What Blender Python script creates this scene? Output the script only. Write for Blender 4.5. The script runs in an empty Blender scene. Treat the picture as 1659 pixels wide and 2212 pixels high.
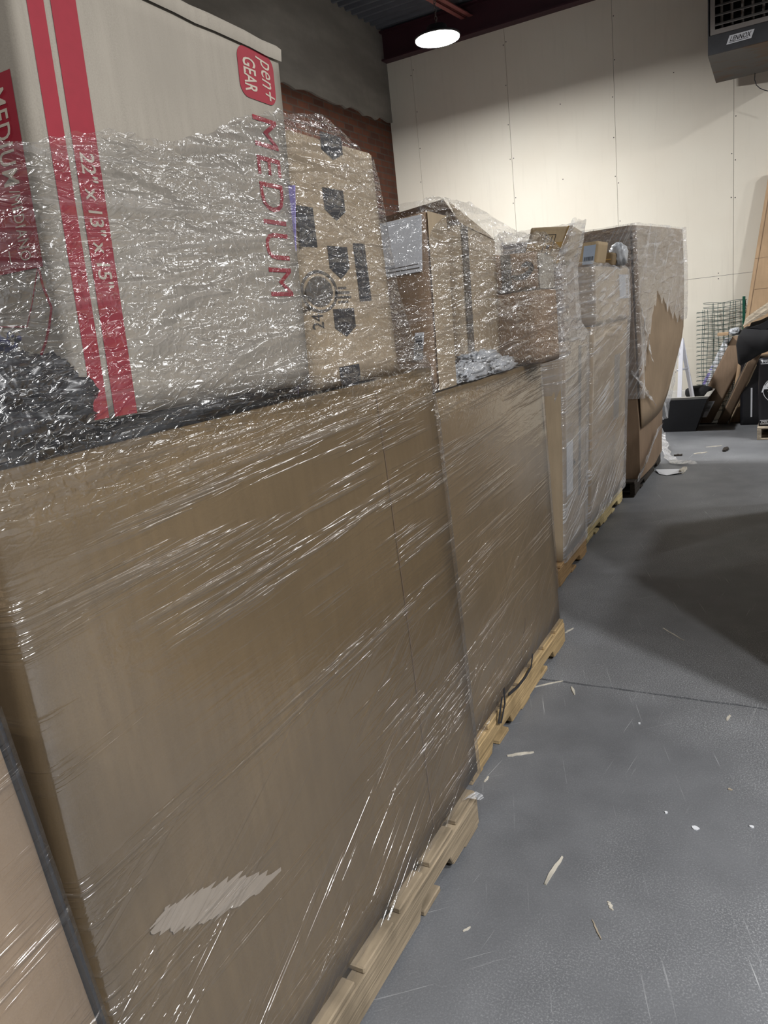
import bpy, bmesh, math, random
import numpy as np
from mathutils import Vector, Matrix

# ------------------------------------------------------------------ camera
PW, PH, FPX, CAMH = 1659.0, 2212.0, 1610.0, 1.5
PP = np.array([PW / 2, PH / 2])
def _cam_axes(vp1, slope):
    d = lambda p: np.array([p[0] - PP[0], -(p[1] - PP[1]), -FPX])
    Y = d(vp1); Y /= np.linalg.norm(Y)
    B = d((vp1[0] - 1000, vp1[1] - slope * 1000))
    Z = -np.cross(B, Y); Z /= np.linalg.norm(Z)
    if Z[1] < 0: Z = -Z
    return np.array([np.cross(Y, Z), Y, Z])
CM = _cam_axes((1730, 600), -.113)
def ray(x, y): return CM @ np.array([x - PP[0], -(y - PP[1]), -FPX])
def AX(x, y, X): r = ray(x, y); return np.array([0, 0, CAMH]) + r * (X / r[0])
def AY(x, y, Y): r = ray(x, y); return np.array([0, 0, CAMH]) + r * (Y / r[1])
def AZ(x, y, Z=0.): r = ray(x, y); return np.array([0, 0, CAMH]) + r * ((Z - CAMH) / r[2])

sc = bpy.context.scene
col = sc.collection
cam = bpy.data.cameras.new('camera'); camo = bpy.data.objects.new('camera', cam); col.objects.link(camo)
cam.sensor_fit = 'HORIZONTAL'; cam.sensor_width = 36; cam.lens = 36 * FPX / PW; cam.clip_start = .02; cam.clip_end = 100
m4 = Matrix.Identity(4)
for i in range(3):
    for j in range(3): m4[i][j] = CM[i][j]
m4[2][3] = CAMH
camo.matrix_world = m4
sc.camera = camo

# ------------------------------------------------------------------ light
sc.view_settings.view_transform = 'Standard'; sc.view_settings.look = 'None'
sc.view_settings.exposure = 0.0; sc.view_settings.gamma = 1.0; sc.view_settings.use_curve_mapping = False
world = bpy.data.worlds.new('world'); sc.world = world; world.use_nodes = True
world.node_tree.nodes['Background'].inputs[0].default_value = (.92, .96, 1, 1)
world.node_tree.nodes['Background'].inputs[1].default_value = .05
LAMP_COL = (1.0, .995, .985)
def unseen_high_bay(x, y, z, watts, spread=150):
    l = bpy.data.lights.new('unseen_high_bay_light', 'AREA'); l.shape = 'DISK'; l.size = .2; l.energy = watts; l.color = LAMP_COL; l.spread = math.radians(spread)
    o = bpy.data.objects.new('unseen_high_bay_light', l); o.location = (x, y, z); col.objects.link(o)
# unseen ceiling lamps, placed for glints on the film and light on the floor
for a in ((2.6, .9, 4.5, 160), (4.8, .9, 4.5, 80), (2.0, 6.9, 4.5, 90, 165), (3.6, 6.9, 4.5, 80, 165), (5.2, 6.9, 4.5, 80, 165), (6.3, 5.2, 4.5, 60),
          (3.0, -1.0, 4.5, 240), (.6, -2.6, 4.5, 60), (-3.2, .6, 4.5, 45)):
    unseen_high_bay(*a)
LAMP_EMIT = 560
sc.cycles.max_bounces = 6; sc.cycles.diffuse_bounces = 3; sc.cycles.glossy_bounces = 2; sc.cycles.transmission_bounces = 2; sc.cycles.transparent_max_bounces = 10
sc.cycles.caustics_reflective = False; sc.cycles.caustics_refractive = False

# ------------------------------------------------------------------ numpy noise
def _hash(ix, iy, iz, s):
    n = (ix * 374761393 + iy * 668265263 + iz * 2147483647 + s * 974634777) & 0xffffffff
    n = ((n ^ (n >> 13)) * 1274126177) & 0xffffffff
    n = n ^ (n >> 16)
    return (n & 0xffff) / 65535.0
def vnoise(p, seed=0):
    p = np.asarray(p, float)
    if p.shape[1] == 2: p = np.c_[p, np.zeros(len(p))]
    i = np.floor(p).astype(np.int64); f = p - i; f = f * f * (3 - 2 * f)
    out = 0
    for a in (0, 1):
        for b in (0, 1):
            for c in (0, 1):
                w = (f[:, 0] if a else 1 - f[:, 0]) * (f[:, 1] if b else 1 - f[:, 1]) * (f[:, 2] if c else 1 - f[:, 2])
                out = out + w * _hash(i[:, 0] + a, i[:, 1] + b, i[:, 2] + c, seed)
    return out * 2 - 1

# ------------------------------------------------------------------ materials
def mat(name):
    m = bpy.data.materials.new(name); m.use_nodes = True; nt = m.node_tree; nt.nodes.clear()
    o = nt.nodes.new('ShaderNodeOutputMaterial')
    return m, nt, o
class N:
    def __init__(s, nt): s.nt = nt
    def n(s, t, **k):
        x = s.nt.nodes.new(t)
        for a, b in k.items(): setattr(x, a, b)
        return x
    def l(s, a, b): s.nt.links.new(a, b)
    def math(s, op, a, b=None, clamp=False):
        x = s.n('ShaderNodeMath', operation=op, use_clamp=clamp)
        for i, v in enumerate((a, b)):
            if v is None: continue
            if isinstance(v, (int, float)): x.inputs[i].default_value = v
            else: s.l(v, x.inputs[i])
        return x.outputs[0]
    def noise(s, vec, scale=1, detail=2, dims='3D', rough=.5, dist=0):
        x = s.n('ShaderNodeTexNoise', noise_dimensions=dims)
        x.inputs['Scale'].default_value = scale; x.inputs['Detail'].default_value = detail
        x.inputs['Roughness'].default_value = rough; x.inputs['Distortion'].default_value = dist
        if vec is not None: s.l(vec, x.inputs['Vector'])
        return x.outputs['Fac']
    def mapping(s, vec, scale=(1, 1, 1), rot=(0, 0, 0), loc=(0, 0, 0)):
        x = s.n('ShaderNodeMapping'); s.l(vec, x.inputs['Vector'])
        x.inputs['Scale'].default_value = scale; x.inputs['Rotation'].default_value = rot; x.inputs['Location'].default_value = loc
        return x.outputs[0]
    def ramp(s, fac, stops):
        x = s.n('ShaderNodeValToRGB'); s.l(fac, x.inputs[0]); e = x.color_ramp.elements
        while len(e) < len(stops): e.new(.5)
        for q, (p, c) in zip(e, stops):
            q.position = p; q.color = (c, c, c, 1) if isinstance(c, (int, float)) else (*c, 1)
        return x.outputs[0]
    def mix(s, f, a, b, blend='MIX'):
        x = s.n('ShaderNodeMix', data_type='RGBA', blend_type=blend)
        for i, v in ((0, f), (6, a), (7, b)):
            if isinstance(v, (int, float)): x.inputs[i].default_value = v
            elif isinstance(v, tuple): x.inputs[i].default_value = (*v, 1)
            else: s.l(v, x.inputs[i])
        return x.outputs[2]
    def bump(s, h, strength, dist):
        x = s.n('ShaderNodeBump'); s.l(h, x.inputs['Height']); x.inputs['Strength'].default_value = strength; x.inputs['Distance'].default_value = dist
        return x.outputs[0]
    def principled(s, out, color, rough=.6, metal=0, spec=.5, normal=None):
        p = s.n('ShaderNodeBsdfPrincipled')
        if isinstance(color, tuple): p.inputs['Base Color'].default_value = (*color, 1)
        else: s.l(color, p.inputs['Base Color'])
        if isinstance(rough, (int, float)): p.inputs['Roughness'].default_value = rough
        else: s.l(rough, p.inputs['Roughness'])
        p.inputs['Metallic'].default_value = metal; p.inputs['Specular IOR Level'].default_value = spec
        if normal is not None: s.l(normal, p.inputs['Normal'])
        s.l(p.outputs[0], out.inputs[0]); return p

def tint(c, k): return tuple(min(1, max(0, v * k)) for v in c)
def m_plain(name, c, rough=.6, metal=0, spec=.5, vary=.12, scale=30, bump=0.):
    m, nt, o = mat(name); g = N(nt); tc = g.n('ShaderNodeTexCoord').outputs['Object']
    f = g.noise(tc, scale, 4)
    c2 = g.mix(f, tint(c, 1 - vary), tint(c, 1 + vary))
    nb = g.bump(f, bump, .01) if bump else None
    g.principled(o, c2, rough, metal, spec, nb); return m
def m_kraft(name, c, seed=0., blotch=.14):
    m, nt, o = mat(name); g = N(nt); tc = g.n('ShaderNodeTexCoord').outputs['Object']
    tc = g.mapping(tc, loc=(seed, seed * 2, seed * .7))
    fine = g.noise(tc, 420, 3); mid = g.noise(g.mapping(tc, (60, 60, 6)), 1, 3); big = g.noise(tc, 3.2, 4)
    c1 = g.mix(g.ramp(fine, [(.3, 0), (.7, 1)]), tint(c, .84), tint(c, 1.12))
    c2 = g.mix(g.ramp(mid, [(.35, 0), (.7, .8)]), c1, tint(c, 1.2))
    c3 = g.mix(g.ramp(big, [(.3, 0), (.75, 1)]), c2, tint(c, 1 - blotch * 1.6))
    h = g.math('ADD', g.math('MULTIPLY', fine, .35), mid)
    g.principled(o, c3, .72, 0, .25, g.bump(h, .12, .004)); return m
def m_wood(name, c):
    m, nt, o = mat(name); g = N(nt); tc = g.n('ShaderNodeTexCoord').outputs['Object']
    big = g.noise(tc, 5, 4)
    g1 = g.noise(g.mapping(tc, (14, 3, 90)), 1, 5, dist=.6); g2 = g.noise(g.mapping(tc, (50, 12, 240)), 1, 4)
    f = g.math('ADD', g.math('MULTIPLY', g1, .7), g.math('MULTIPLY', g2, .3))
    c1 = g.mix(g.ramp(f, [(.32, 0), (.66, 1)]), tint(c, .5), tint(c, 1.3))
    c2 = g.mix(g.ramp(big, [(.50, 0), (.70, .75)]), c1, tint(c, .42))
    g.principled(o, c2, .8, 0, .2, g.bump(f, .4, .006)); return m

KR = (.40, .285, .175)
M = {}
M['kraft1'] = m_kraft('kraft_board', (.175, .120, .060), 1.3)
M['kraft2'] = m_kraft('kraft_board_warm', (.24, .17, .093), 4.1)
M['kraft3'] = m_kraft('kraft_board_grey', (.42, .33, .225), 7.7)
M['kraft4'] = m_kraft('kraft_board_tan', (.50, .38, .235), 9.2)
M['kraft5'] = m_kraft('kraft_board_red', (.25, .175, .118), 12.4)
M['sleeve'] = m_kraft('kraft_board_sleeve', (.31, .23, .155), 33)
M['kraftn'] = m_kraft('kraft_board_near', (.33, .235, .15), 36)
M['kraft6'] = m_kraft('kraft_board_brown', (.30, .20, .125), 15.4)
M['kraftp'] = m_kraft('kraft_board_pale', (.36, .325, .275), 18.4, .08)
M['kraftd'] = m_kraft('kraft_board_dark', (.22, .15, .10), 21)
M['kraftl'] = m_kraft('kraft_board_light', (.52, .36, .22), 24)
M['red'] = m_plain('red_print', (.30, .016, .032), .6, vary=.12, scale=60)
M['cream_print'] = m_plain('light_print', (.52, .45, .37), .7, vary=.06, scale=60)
M['ink'] = m_plain('black_print', (.025, .025, .03), .6, vary=.2)
M['inkgrey'] = m_plain('grey_print', (.085, .075, .065), .7, vary=.3)
M['paper'] = m_plain('white_paper', (.78, .80, .84), .6, vary=.05, scale=12)
M['residue'] = m_plain('label_residue', (.37, .31, .245), .6, vary=.12, scale=40)
M['label'] = m_plain('white_label', (.72, .74, .78), .45, vary=.03)
M['labelblue'] = m_plain('pale_blue_label', (.42, .50, .62), .45, vary=.1)
M['purple'] = m_plain('lilac_sheet', (.38, .33, .75), .5)
M['tape'] = m_plain('amber_packing_tape', (.45, .29, .11), .25, vary=.1)
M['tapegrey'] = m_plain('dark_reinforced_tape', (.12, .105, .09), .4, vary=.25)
M['black_plastic'] = m_plain('black_plastic', (.012, .012, .015), .3, spec=.6, vary=.3)
M['black_matte'] = m_plain('black_foam', (.016, .016, .018), .75, spec=.3, vary=.4, scale=8)
M['navy'] = m_plain('navy_cloth', (.025, .028, .09), .8, vary=.4, scale=20)
M['white_bag'] = m_plain('white_plastic_bag', (.50, .52, .55), .3, vary=.12, scale=14)
M['white_paint'] = m_plain('white_painted_metal', (.74, .75, .82), .35, vary=.04)
M['galv'] = m_plain('galvanised_steel', (.28, .27, .26), .4, .9, vary=.25)
M['wire_green'] = m_plain('green_coated_wire', (.05, .085, .075), .45, vary=.3)
M['post_green'] = m_plain('green_painted_post', (.01, .10, .065), .4, vary=.2)
M['heater_grey'] = m_plain('dark_grey_enamel', (.06, .062, .068), .45, vary=.25, scale=14)
M['heater_frame'] = m_plain('taupe_enamel', (.27, .25, .235), .5, vary=.12)
M['dark'] = m_plain('dark_cavity', (.006, .006, .007), .9)
M['beam'] = m_plain('dark_maroon_steel', (.050, .014, .022), .55, vary=.3, scale=6)
M['joist'] = m_plain('red_primer_steel', (.30, .10, .09), .55, vary=.2, scale=12)
M['lamp_black'] = m_plain('lamp_housing', (.05, .05, .055), .5)
M['mortar_tub'] = m_plain('grey_crusted_plastic', (.44, .43, .40), .85, vary=.25, scale=18, bump=.3)
M['splinter'] = m_wood('splinter_wood', (.62, .58, .50))
M['wood1'] = m_wood('pallet_wood_grey', (.33, .265, .185))
M['wood2'] = m_wood('pallet_wood_honey', (.50, .36, .19))
M['wood3'] = m_wood('pallet_wood_tan', (.40, .26, .13))
M['wood4'] = m_wood('pallet_wood_pale', (.72, .60, .33))
M['wood5'] = m_wood('pallet_wood_black', (.05, .042, .036))
M['wood6'] = m_wood('pallet_wood_weathered', (.42, .36, .28))
def m_emit():
    m, nt, o = mat('lamp_diffuser'); g = N(nt); e = g.n('ShaderNodeEmission'); e.inputs[0].default_value = (*LAMP_COL, 1); e.inputs[1].default_value = LAMP_EMIT
    g.l(e.outputs[0], o.inputs[0]); return m
M['emit'] = m_emit()
def m_heater_rust():
    m, nt, o = mat('rusted_dark_enamel'); g = N(nt); tc = g.n('ShaderNodeTexCoord').outputs['Object']
    f = g.noise(g.mapping(tc, (4, 9, 9)), 1, 5); f2 = g.noise(tc, 30, 3)
    c = g.mix(g.ramp(f, [(.5, 0), (.62, 1)]), (.075, .07, .068), (.085, .05, .03))
    c = g.mix(g.ramp(f2, [(.6, 0), (.8, .5)]), c, (.04, .03, .02))
    g.principled(o, c, .55, 0, .4); return m
M['rust'] = m_heater_rust()

def m_film(name, angB=30, ampA=1., ampB=1., haze=.10, glint=1.0, scaleA=1., seed=0., milky=(.80, .81, .84)):
    """clear stretch film: see-through, glossy, creased along the pull; 'dens' = how crumpled it is, UV in metres"""
    m, nt, o = mat(name); g = N(nt)
    uv = g.n('ShaderNodeUVMap').outputs[0]
    sx = g.n('ShaderNodeSeparateXYZ'); g.l(uv, sx.inputs[0]); low = g.ramp(sx.outputs[1], [(.30, 1), (.85, 0)])
    uv = g.mapping(uv, loc=(seed, seed * .37, 0))
    at = g.n('ShaderNodeAttribute', attribute_name='dens').outputs['Fac']
    R = math.radians
    wob = g.noise(uv, 3.0, 2, '2D')
    def streak(ang, fx, fy, detail=2, dist=0.):
        return g.noise(g.mapping(uv, (fx, fy, 1), (0, 0, R(ang))), 1, detail, '2D', .5, dist)
    s = scaleA
    # Mapping applies scale before rotation: rotate first with one node, then stretch with a second
    def streak2(ang, fx, fy, detail=2, dist=0.):
        r = g.mapping(uv, rot=(0, 0, R(-ang)))
        return g.noise(g.mapping(r, (fx, fy, 1)), 1, detail, '2D', .5, dist)
    # isolated creases: flat film between narrow raised pleats
    def crease(f, lo, hi):
        o_ = g.ramp(f, [(lo, 0), (hi, 1)]); o_.node.color_ramp.interpolation = 'EASE'; return o_
    a1 = streak2(3, 6 * s, 32 * s, 1, .3)
    a0 = streak2(5, 2.6 * s, 15 * s, 1, .4)
    a2 = streak2(-7, 16 * s, 90 * s, 1, .3)
    a3 = streak2(24, 26 * s, 95 * s, 1, .3)
    a4 = g.noise(uv, 75 * s, 1, '2D')
    b1 = streak2(angB, 2.2, 75, 2, .1)
    b2 = streak2(angB + 4, 5, 190, 1, .1)
    b3 = streak2(30, 2.0, 70, 2, .1); patchC = g.ramp(streak2(30, 1.2, 9, 2), [(.42, .05), (.60, 1)])
    pn = g.noise(g.mapping(uv, (2.6, 6, 1)), 1, 2, '2D')
    patch = g.ramp(pn, [(.36, .15), (.60, 1)])
    patch2 = g.ramp(pn, [(.40, 1), (.62, .1)])
    patchB = g.ramp(streak2(angB, 1.3, 10, 2), [(.46, .03), (.66, 1)])
    hA = g.math('ADD', g.math('MULTIPLY', crease(a0, .42, .7), .0075 / s), g.math('MULTIPLY', crease(a1, .45, .72), .0046 / s))
    hA = g.math('ADD', hA,
                g.math('MULTIPLY', g.math('ADD', g.math('MULTIPLY', crease(a2, .48, .76), .0026 / s), g.math('MULTIPLY', crease(a3, .48, .76), .0022 / s)), patch))
    hA = g.math('ADD', hA, g.math('MULTIPLY', g.math('MULTIPLY', crease(a4, .48, .76), .0019 / s), patch2))
    hA = g.math('MULTIPLY', hA, g.math('MULTIPLY', at, ampA))
    hB = g.math('MULTIPLY', g.math('ADD', g.math('MULTIPLY', crease(b1, .48, .76), .0058), g.math('MULTIPLY', crease(b2, .48, .76), .0012)), patchB)
    hB = g.math('ADD', hB, g.math('MULTIPLY', g.math('MULTIPLY', crease(b3, .47, .75), .0060), g.math('MULTIPLY', low, patchC)))
    inv = g.math('SUBTRACT', 1.0, at, True)
    hB = g.math('MULTIPLY', hB, g.math('MULTIPLY', g.math('ADD', inv, .2), ampB))
    nb = g.bump(g.math('ADD', hA, hB), 1.0, 1.0)
    gl = g.n('ShaderNodeBsdfGlossy'); gl.inputs['Roughness'].default_value = .19; gl.inputs['Color'].default_value = (1, 1, 1, 1); g.l(nb, gl.inputs['Normal'])
    # reflectance of both faces of the film (same from either side)
    geo = g.n('ShaderNodeNewGeometry'); dp = g.n('ShaderNodeVectorMath', operation='DOT_PRODUCT'); g.l(geo.outputs['Incoming'], dp.inputs[0]); g.l(nb, dp.inputs[1])
    cs = g.math('SUBTRACT', 1.0, g.math('ABSOLUTE', dp.outputs['Value']), True)
    fr = g.math('ADD', .07, g.math('MULTIPLY', g.math('POWER', cs, 5), .8))
    tr = g.n('ShaderNodeBsdfTransparent'); tr.inputs['Color'].default_value = (.97, .97, .975, 1)
    df = g.n('ShaderNodeBsdfDiffuse'); df.inputs['Color'].default_value = (*milky, 1)
    # milkiness: the bunched creases of the film
    hz = g.math('ADD', g.math('MULTIPLY', g.ramp(a1, [(.5, 0), (.75, 1)]), g.math('MULTIPLY', at, .22)),
                g.math('MULTIPLY', g.math('MULTIPLY', g.ramp(b1, [(.5, 0), (.72, 1)]), patchB), .34))
    hz = g.math('ADD', hz, g.math('MULTIPLY', g.math('MULTIPLY', g.ramp(b3, [(.5, 0), (.72, 1)]), patchC), g.math('MULTIPLY', low, .34)))
    hz = g.math('MULTIPLY', g.math('ADD', hz, .10), haze * 2, True)
    m1 = g.n('ShaderNodeMixShader'); g.l(hz, m1.inputs[0]); g.l(tr.outputs[0], m1.inputs[1]); g.l(df.outputs[0], m1.inputs[2])
    m2 = g.n('ShaderNodeMixShader'); g.l(g.math('MINIMUM', g.math('MULTIPLY', fr, glint), .30), m2.inputs[0]); g.l(m1.outputs[0], m2.inputs[1]); g.l(gl.outputs[0], m2.inputs[2])
    g.l(m2.outputs[0], o.inputs[0])
    return m
M['film1'] = m_film('stretch_film_front', 2, 1.35, 1.1, .075, 2.0)
M['film2'] = m_film('stretch_film_second', 3, 1.1, 1., .085, 2.0, seed=3.1)
M['film3'] = m_film('stretch_film_third', 9, .55, .8, .85, 1.3, .8, seed=5.7)
M['film4'] = m_film('stretch_film_fourth', 10, .55, .9, .85, 1.2, .8, seed=9.3)
M['film5'] = m_film('stretch_film_torn', 60, .8, .8, .66, 1.8, .8, seed=11.9)
M['film0'] = m_film('stretch_film_left', 8, 1., .9, .06, 1.4, seed=14.9)

# ------------------------------------------------------------------ mesh helpers
def put(name, v, f, m, parent=None, smooth=False, root=None):
    """one mesh object from world-space vertices"""
    me = bpy.data.meshes.new(name)
    v = np.asarray(v, float)
    base = np.array(root) if root is not None else np.zeros(3)
    me.from_pydata([tuple(p) for p in (v - base)], [], [tuple(q) for q in f])
    if isinstance(m, (list, tuple)):
        for q in m: me.materials.append(q)
    else: me.materials.append(m)
    me.update()
    if smooth: me.polygons.foreach_set('use_smooth', [True] * len(me.polygons))
    o = bpy.data.objects.new(name, me); col.objects.link(o)
    if parent is not None: o.parent = parent
    elif root is not None: o.location = tuple(base)
    return o
def tag(o, label, cat, group=None, kind=None):
    if label: o['label'] = label
    if cat: o['category'] = cat
    if group: o['group'] = group
    if kind: o['kind'] = kind
    return o
def thing(name, loc, label, cat, group=None):
    o = bpy.data.objects.new(name, None); o.location = tuple(float(q) for q in loc); o.empty_display_size = .1; col.objects.link(o)
    return tag(o, label, cat, group)
class G:
    """collects shapes for one mesh"""
    def __init__(s): s.v = []; s.f = []
    def add(s, v, f):
        b = len(s.v); s.v += [tuple(map(float, p)) for p in v]; s.f += [tuple(i + b for i in q) for q in f]; return s
    def hexa(s, c):
        return s.add(c, [(0, 3, 2, 1), (4, 5, 6, 7), (0, 1, 5, 4), (1, 2, 6, 5), (2, 3, 7, 6), (3, 0, 4, 7)])
    def box(s, x0, x1, y0, y1, z0, z1):
        return s.hexa([(x0, y0, z0), (x1, y0, z0), (x1, y1, z0), (x0, y1, z0), (x0, y0, z1), (x1, y0, z1), (x1, y1, z1), (x0, y1, z1)])
    def prism(s, prof, axis, a, b):
        """prof: 2-D outline in the two other axes, extruded along axis"""
        n = len(prof); v = []
        for t in (a, b):
            for p, q in prof:
                v.append({'x': (t, p, q), 'y': (p, t, q), 'z': (p, q, t)}[axis])
        f = [tuple(range(n))[::-1], tuple(range(n, 2 * n))] + [(i, (i + 1) % n, n + (i + 1) % n, n + i) for i in range(n)]
        return s.add(v, f)
    def tube(s, pts, r, n=8, closed=False, cap=True):
        pts = [np.array(p, float) for p in pts]; rings = []
        up = np.array([.13, .21, .97])
        for i, p in enumerate(pts):
            if closed: d = pts[(i + 1) % len(pts)] - pts[i - 1]
            else: d = pts[min(i + 1, len(pts) - 1)] - pts[max(i - 1, 0)]
            d = d / (np.linalg.norm(d) + 1e-9)
            a = np.cross(d, up)
            if np.linalg.norm(a) < 1e-3: a = np.cross(d, [1, 0, 0])
            a /= np.linalg.norm(a); b = np.cross(d, a)
            rr = r[i] if hasattr(r, '__len__') else r
            rings.append([p + rr * (a * math.cos(t) + b * math.sin(t)) for t in [2 * math.pi * k / n for k in range(n)]])
        v = [q for R in rings for q in R]; f = []
        m = len(pts)
        for i in range(m if closed else m - 1):
            j = (i + 1) % m
            for k in range(n): f.append((i * n + k, i * n + (k + 1) % n, j * n + (k + 1) % n, j * n + k))
        if cap and not closed: f += [tuple(range(n))[::-1], tuple((m - 1) * n + k for k in range(n))]
        return s.add(v, f)
    def disc(s, c, r, axis='z', n=24, h=.001):
        prof = [(c[{'z': 0, 'y': 0, 'x': 1}[axis]] + r * math.cos(2 * math.pi * k / n), c[{'z': 1, 'y': 2, 'x': 2}[axis]] + r * math.sin(2 * math.pi * k / n)) for k in range(n)]
        t = c[{'x': 0, 'y': 1, 'z': 2}[axis]]
        return s.prism(prof, axis, t, t + h)
    def put(s, name, m, parent=None, smooth=False, root=None): return put(name, s.v, s.f, m, parent, smooth, root)
def bevel(o, w, seg=2):
    bm = bmesh.new(); bm.from_mesh(o.data)
    bmesh.ops.recalc_face_normals(bm, faces=bm.faces)
    if w > 0: bmesh.ops.bevel(bm, geom=[e for e in bm.edges if len(e.link_faces) == 2 and e.calc_face_angle(0) > .4], offset=w, segments=seg, affect='EDGES', profile=.6)
    bm.to_mesh(o.data); bm.free(); o.data.update(); return o

def lerp(a, b, t): return a + (b - a) * t
class Face:
    """a quad in space with corners BL, BR, TR, TL (seen from outside); at(s, t) runs 0..1"""
    def __init__(s, BL, BR, TR, TL):
        s.c = [np.array(q, float) for q in (BL, BR, TR, TL)]
        n = np.cross(s.c[1] - s.c[0], s.c[3] - s.c[0]); s.n = n / np.linalg.norm(n)
    def at(s, a, b, off=0.):
        p = lerp(lerp(s.c[0], s.c[1], a), lerp(s.c[3], s.c[2], a), b); return p + s.n * off
    def inv(s, P):
        """s, t of a point on the plane (approximately)"""
        a, b = .5, .5
        for _ in range(12):
            p = s.at(a, b); da = (s.at(a + .01, b) - p) / .01; db = (s.at(a, b + .01) - p) / .01
            A = np.stack([da, db], 1); d = np.linalg.lstsq(A, np.array(P) - p, rcond=None)[0]; a += d[0]; b += d[1]
        return a, b
    def hit(s, x, y):
        r = ray(x, y); o = np.array([0, 0, CAMH]); n = s.n
        return s.inv(o + r * (np.dot(s.c[0] - o, n) / np.dot(r, n)))

def carton(name, c8, m, parent, bulge=.004, n=10, seed=0, root=None, wob=.0015):
    """closed cardboard carton from 8 corners: bottom 0..3, top 4..7 (front-left, front-right, back-right, back-left)"""
    c = [np.array(q, float) for q in c8]
    faces = [(0, 1, 5, 4), (1, 2, 6, 5), (2, 3, 7, 6), (3, 0, 4, 7), (4, 5, 6, 7), (3, 2, 1, 0)]
    V = []; F = []; ctr = sum(c) / 8
    for k, q in enumerate(faces):
        P = [c[i] for i in q]; nn = np.cross(P[1] - P[0], P[3] - P[0]); nn /= np.linalg.norm(nn)
        if np.dot(nn, P[0] - ctr) < 0: nn = -nn
        b = len(V)
        for j in range(n + 1):
            for i in range(n + 1):
                s, t = i / n, j / n
                p = lerp(lerp(P[0], P[1], s), lerp(P[3], P[2], s), t)
                w = (math.sin(math.pi * s) * math.sin(math.pi * t)) ** .8 * (abs(nn[2]) < .7)
                V.append(p + nn * bulge * w)
        for j in range(n):
            for i in range(n): F.append((b + j * (n + 1) + i, b + j * (n + 1) + i + 1, b + (j + 1) * (n + 1) + i + 1, b + (j + 1) * (n + 1) + i))
    V = np.array(V)
    for ax in range(3): V[:, ax] += wob * vnoise(V * 7.0 + 13 * ax, seed)
    o = put(name, V, F, m, parent, False, root)
    bm = bmesh.new(); bm.from_mesh(o.data); bmesh.ops.remove_doubles(bm, verts=bm.verts, dist=.0006)
    bmesh.ops.recalc_face_normals(bm, faces=bm.faces)
    bmesh.ops.bevel(bm, geom=[e for e in bm.edges if len(e.link_faces) == 2 and e.calc_face_angle(0) > .7], offset=.004, segments=2, affect='EDGES')
    for f in bm.faces: f.smooth = True
    bm.to_mesh(o.data); bm.free(); return o
def cbox(x0, x1, y0, y1, z0, z1):
    """corner order for carton: +X side is the front"""
    return [(x1, y0, z0), (x1, y1, z0), (x0, y1, z0), (x0, y0, z0), (x1, y0, z1), (x1, y1, z1), (x0, y1, z1), (x0, y0, z1)]

def text_geo(s, font_shear=0., bold=0., res=3, spacing=1.):
    cu = bpy.data.curves.new('t', 'FONT'); cu.body = s; cu.size = 1; cu.shear = font_shear; cu.offset = bold; cu.resolution_u = res; cu.space_character = spacing
    cu.fill_mode = 'FRONT' if hasattr(cu, 'fill_mode') else cu.fill_mode
    o = bpy.data.objects.new('t', cu); col.objects.link(o)
    dg = bpy.context.evaluated_depsgraph_get(); dg.update()
    me = bpy.data.meshes.new_from_object(o.evaluated_get(dg))
    v = np.array([p.co[:] for p in me.vertices]); f = [tuple(p.vertices) for p in me.polygons]
    bpy.data.objects.remove(o); bpy.data.curves.remove(cu); bpy.data.meshes.remove(me)
    v[:, :2] -= v[:, :2].min(0); return v[:, :2], f
def print_text(g, s, face, a0, b0, a1, b1, off, read='down', **k):
    """fit lettering into the (a, b) box of a Face; read: 'down' (letter tops to the right), 'right'"""
    v, f = text_geo(s, **k); w, h = v.max(0)
    out = []
    for x, y in v:
        x, y = x / w, y / h
        if read == 'down': a, b = lerp(a0, a1, y), lerp(b1, b0, x)
        elif read == 'up': a, b = lerp(a1, a0, y), lerp(b0, b1, x)
        else: a, b = lerp(a0, a1, x), lerp(b0, b1, y)
        out.append(face.at(a, b, off))
    g.add(out, f)
def print_poly(g, face, pts, off):
    g.add([face.at(a, b, off) for a, b in pts], [tuple(range(len(pts)))])
def print_rect(g, face, a0, b0, a1, b1, off): print_poly(g, face, [(a0, b0), (a1, b0), (a1, b1), (a0, b1)], off)
def print_line(g, face, pts, w, off):
    """strip of constant width (metres) along a polyline"""
    P = [face.at(a, b, off) for a, b in pts]; v = []
    for i, p in enumerate(P):
        d = P[min(i + 1, len(P) - 1)] - P[max(i - 1, 0)]; t = np.cross(d / np.linalg.norm(d), face.n) * w / 2; v += [p - t, p + t]
    g.add(v, [(2 * i, 2 * i + 1, 2 * i + 3, 2 * i + 2) for i in range(len(P) - 1)])
def barcode(g, face, a0, b0, a1, b1, off, seed=0, vertical=True):
    r = random.Random(seed); t = 0
    while t < 1:
        w = r.choice((.012, .02, .035)); e = min(1, t + w)
        if vertical: print_rect(g, face, a0, lerp(b0, b1, t), a1, lerp(b0, b1, e), off)
        else: print_rect(g, face, lerp(a0, a1, t), b0, lerp(a0, a1, e), b1, off)
        t = e + r.choice((.012, .02, .03))

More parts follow.
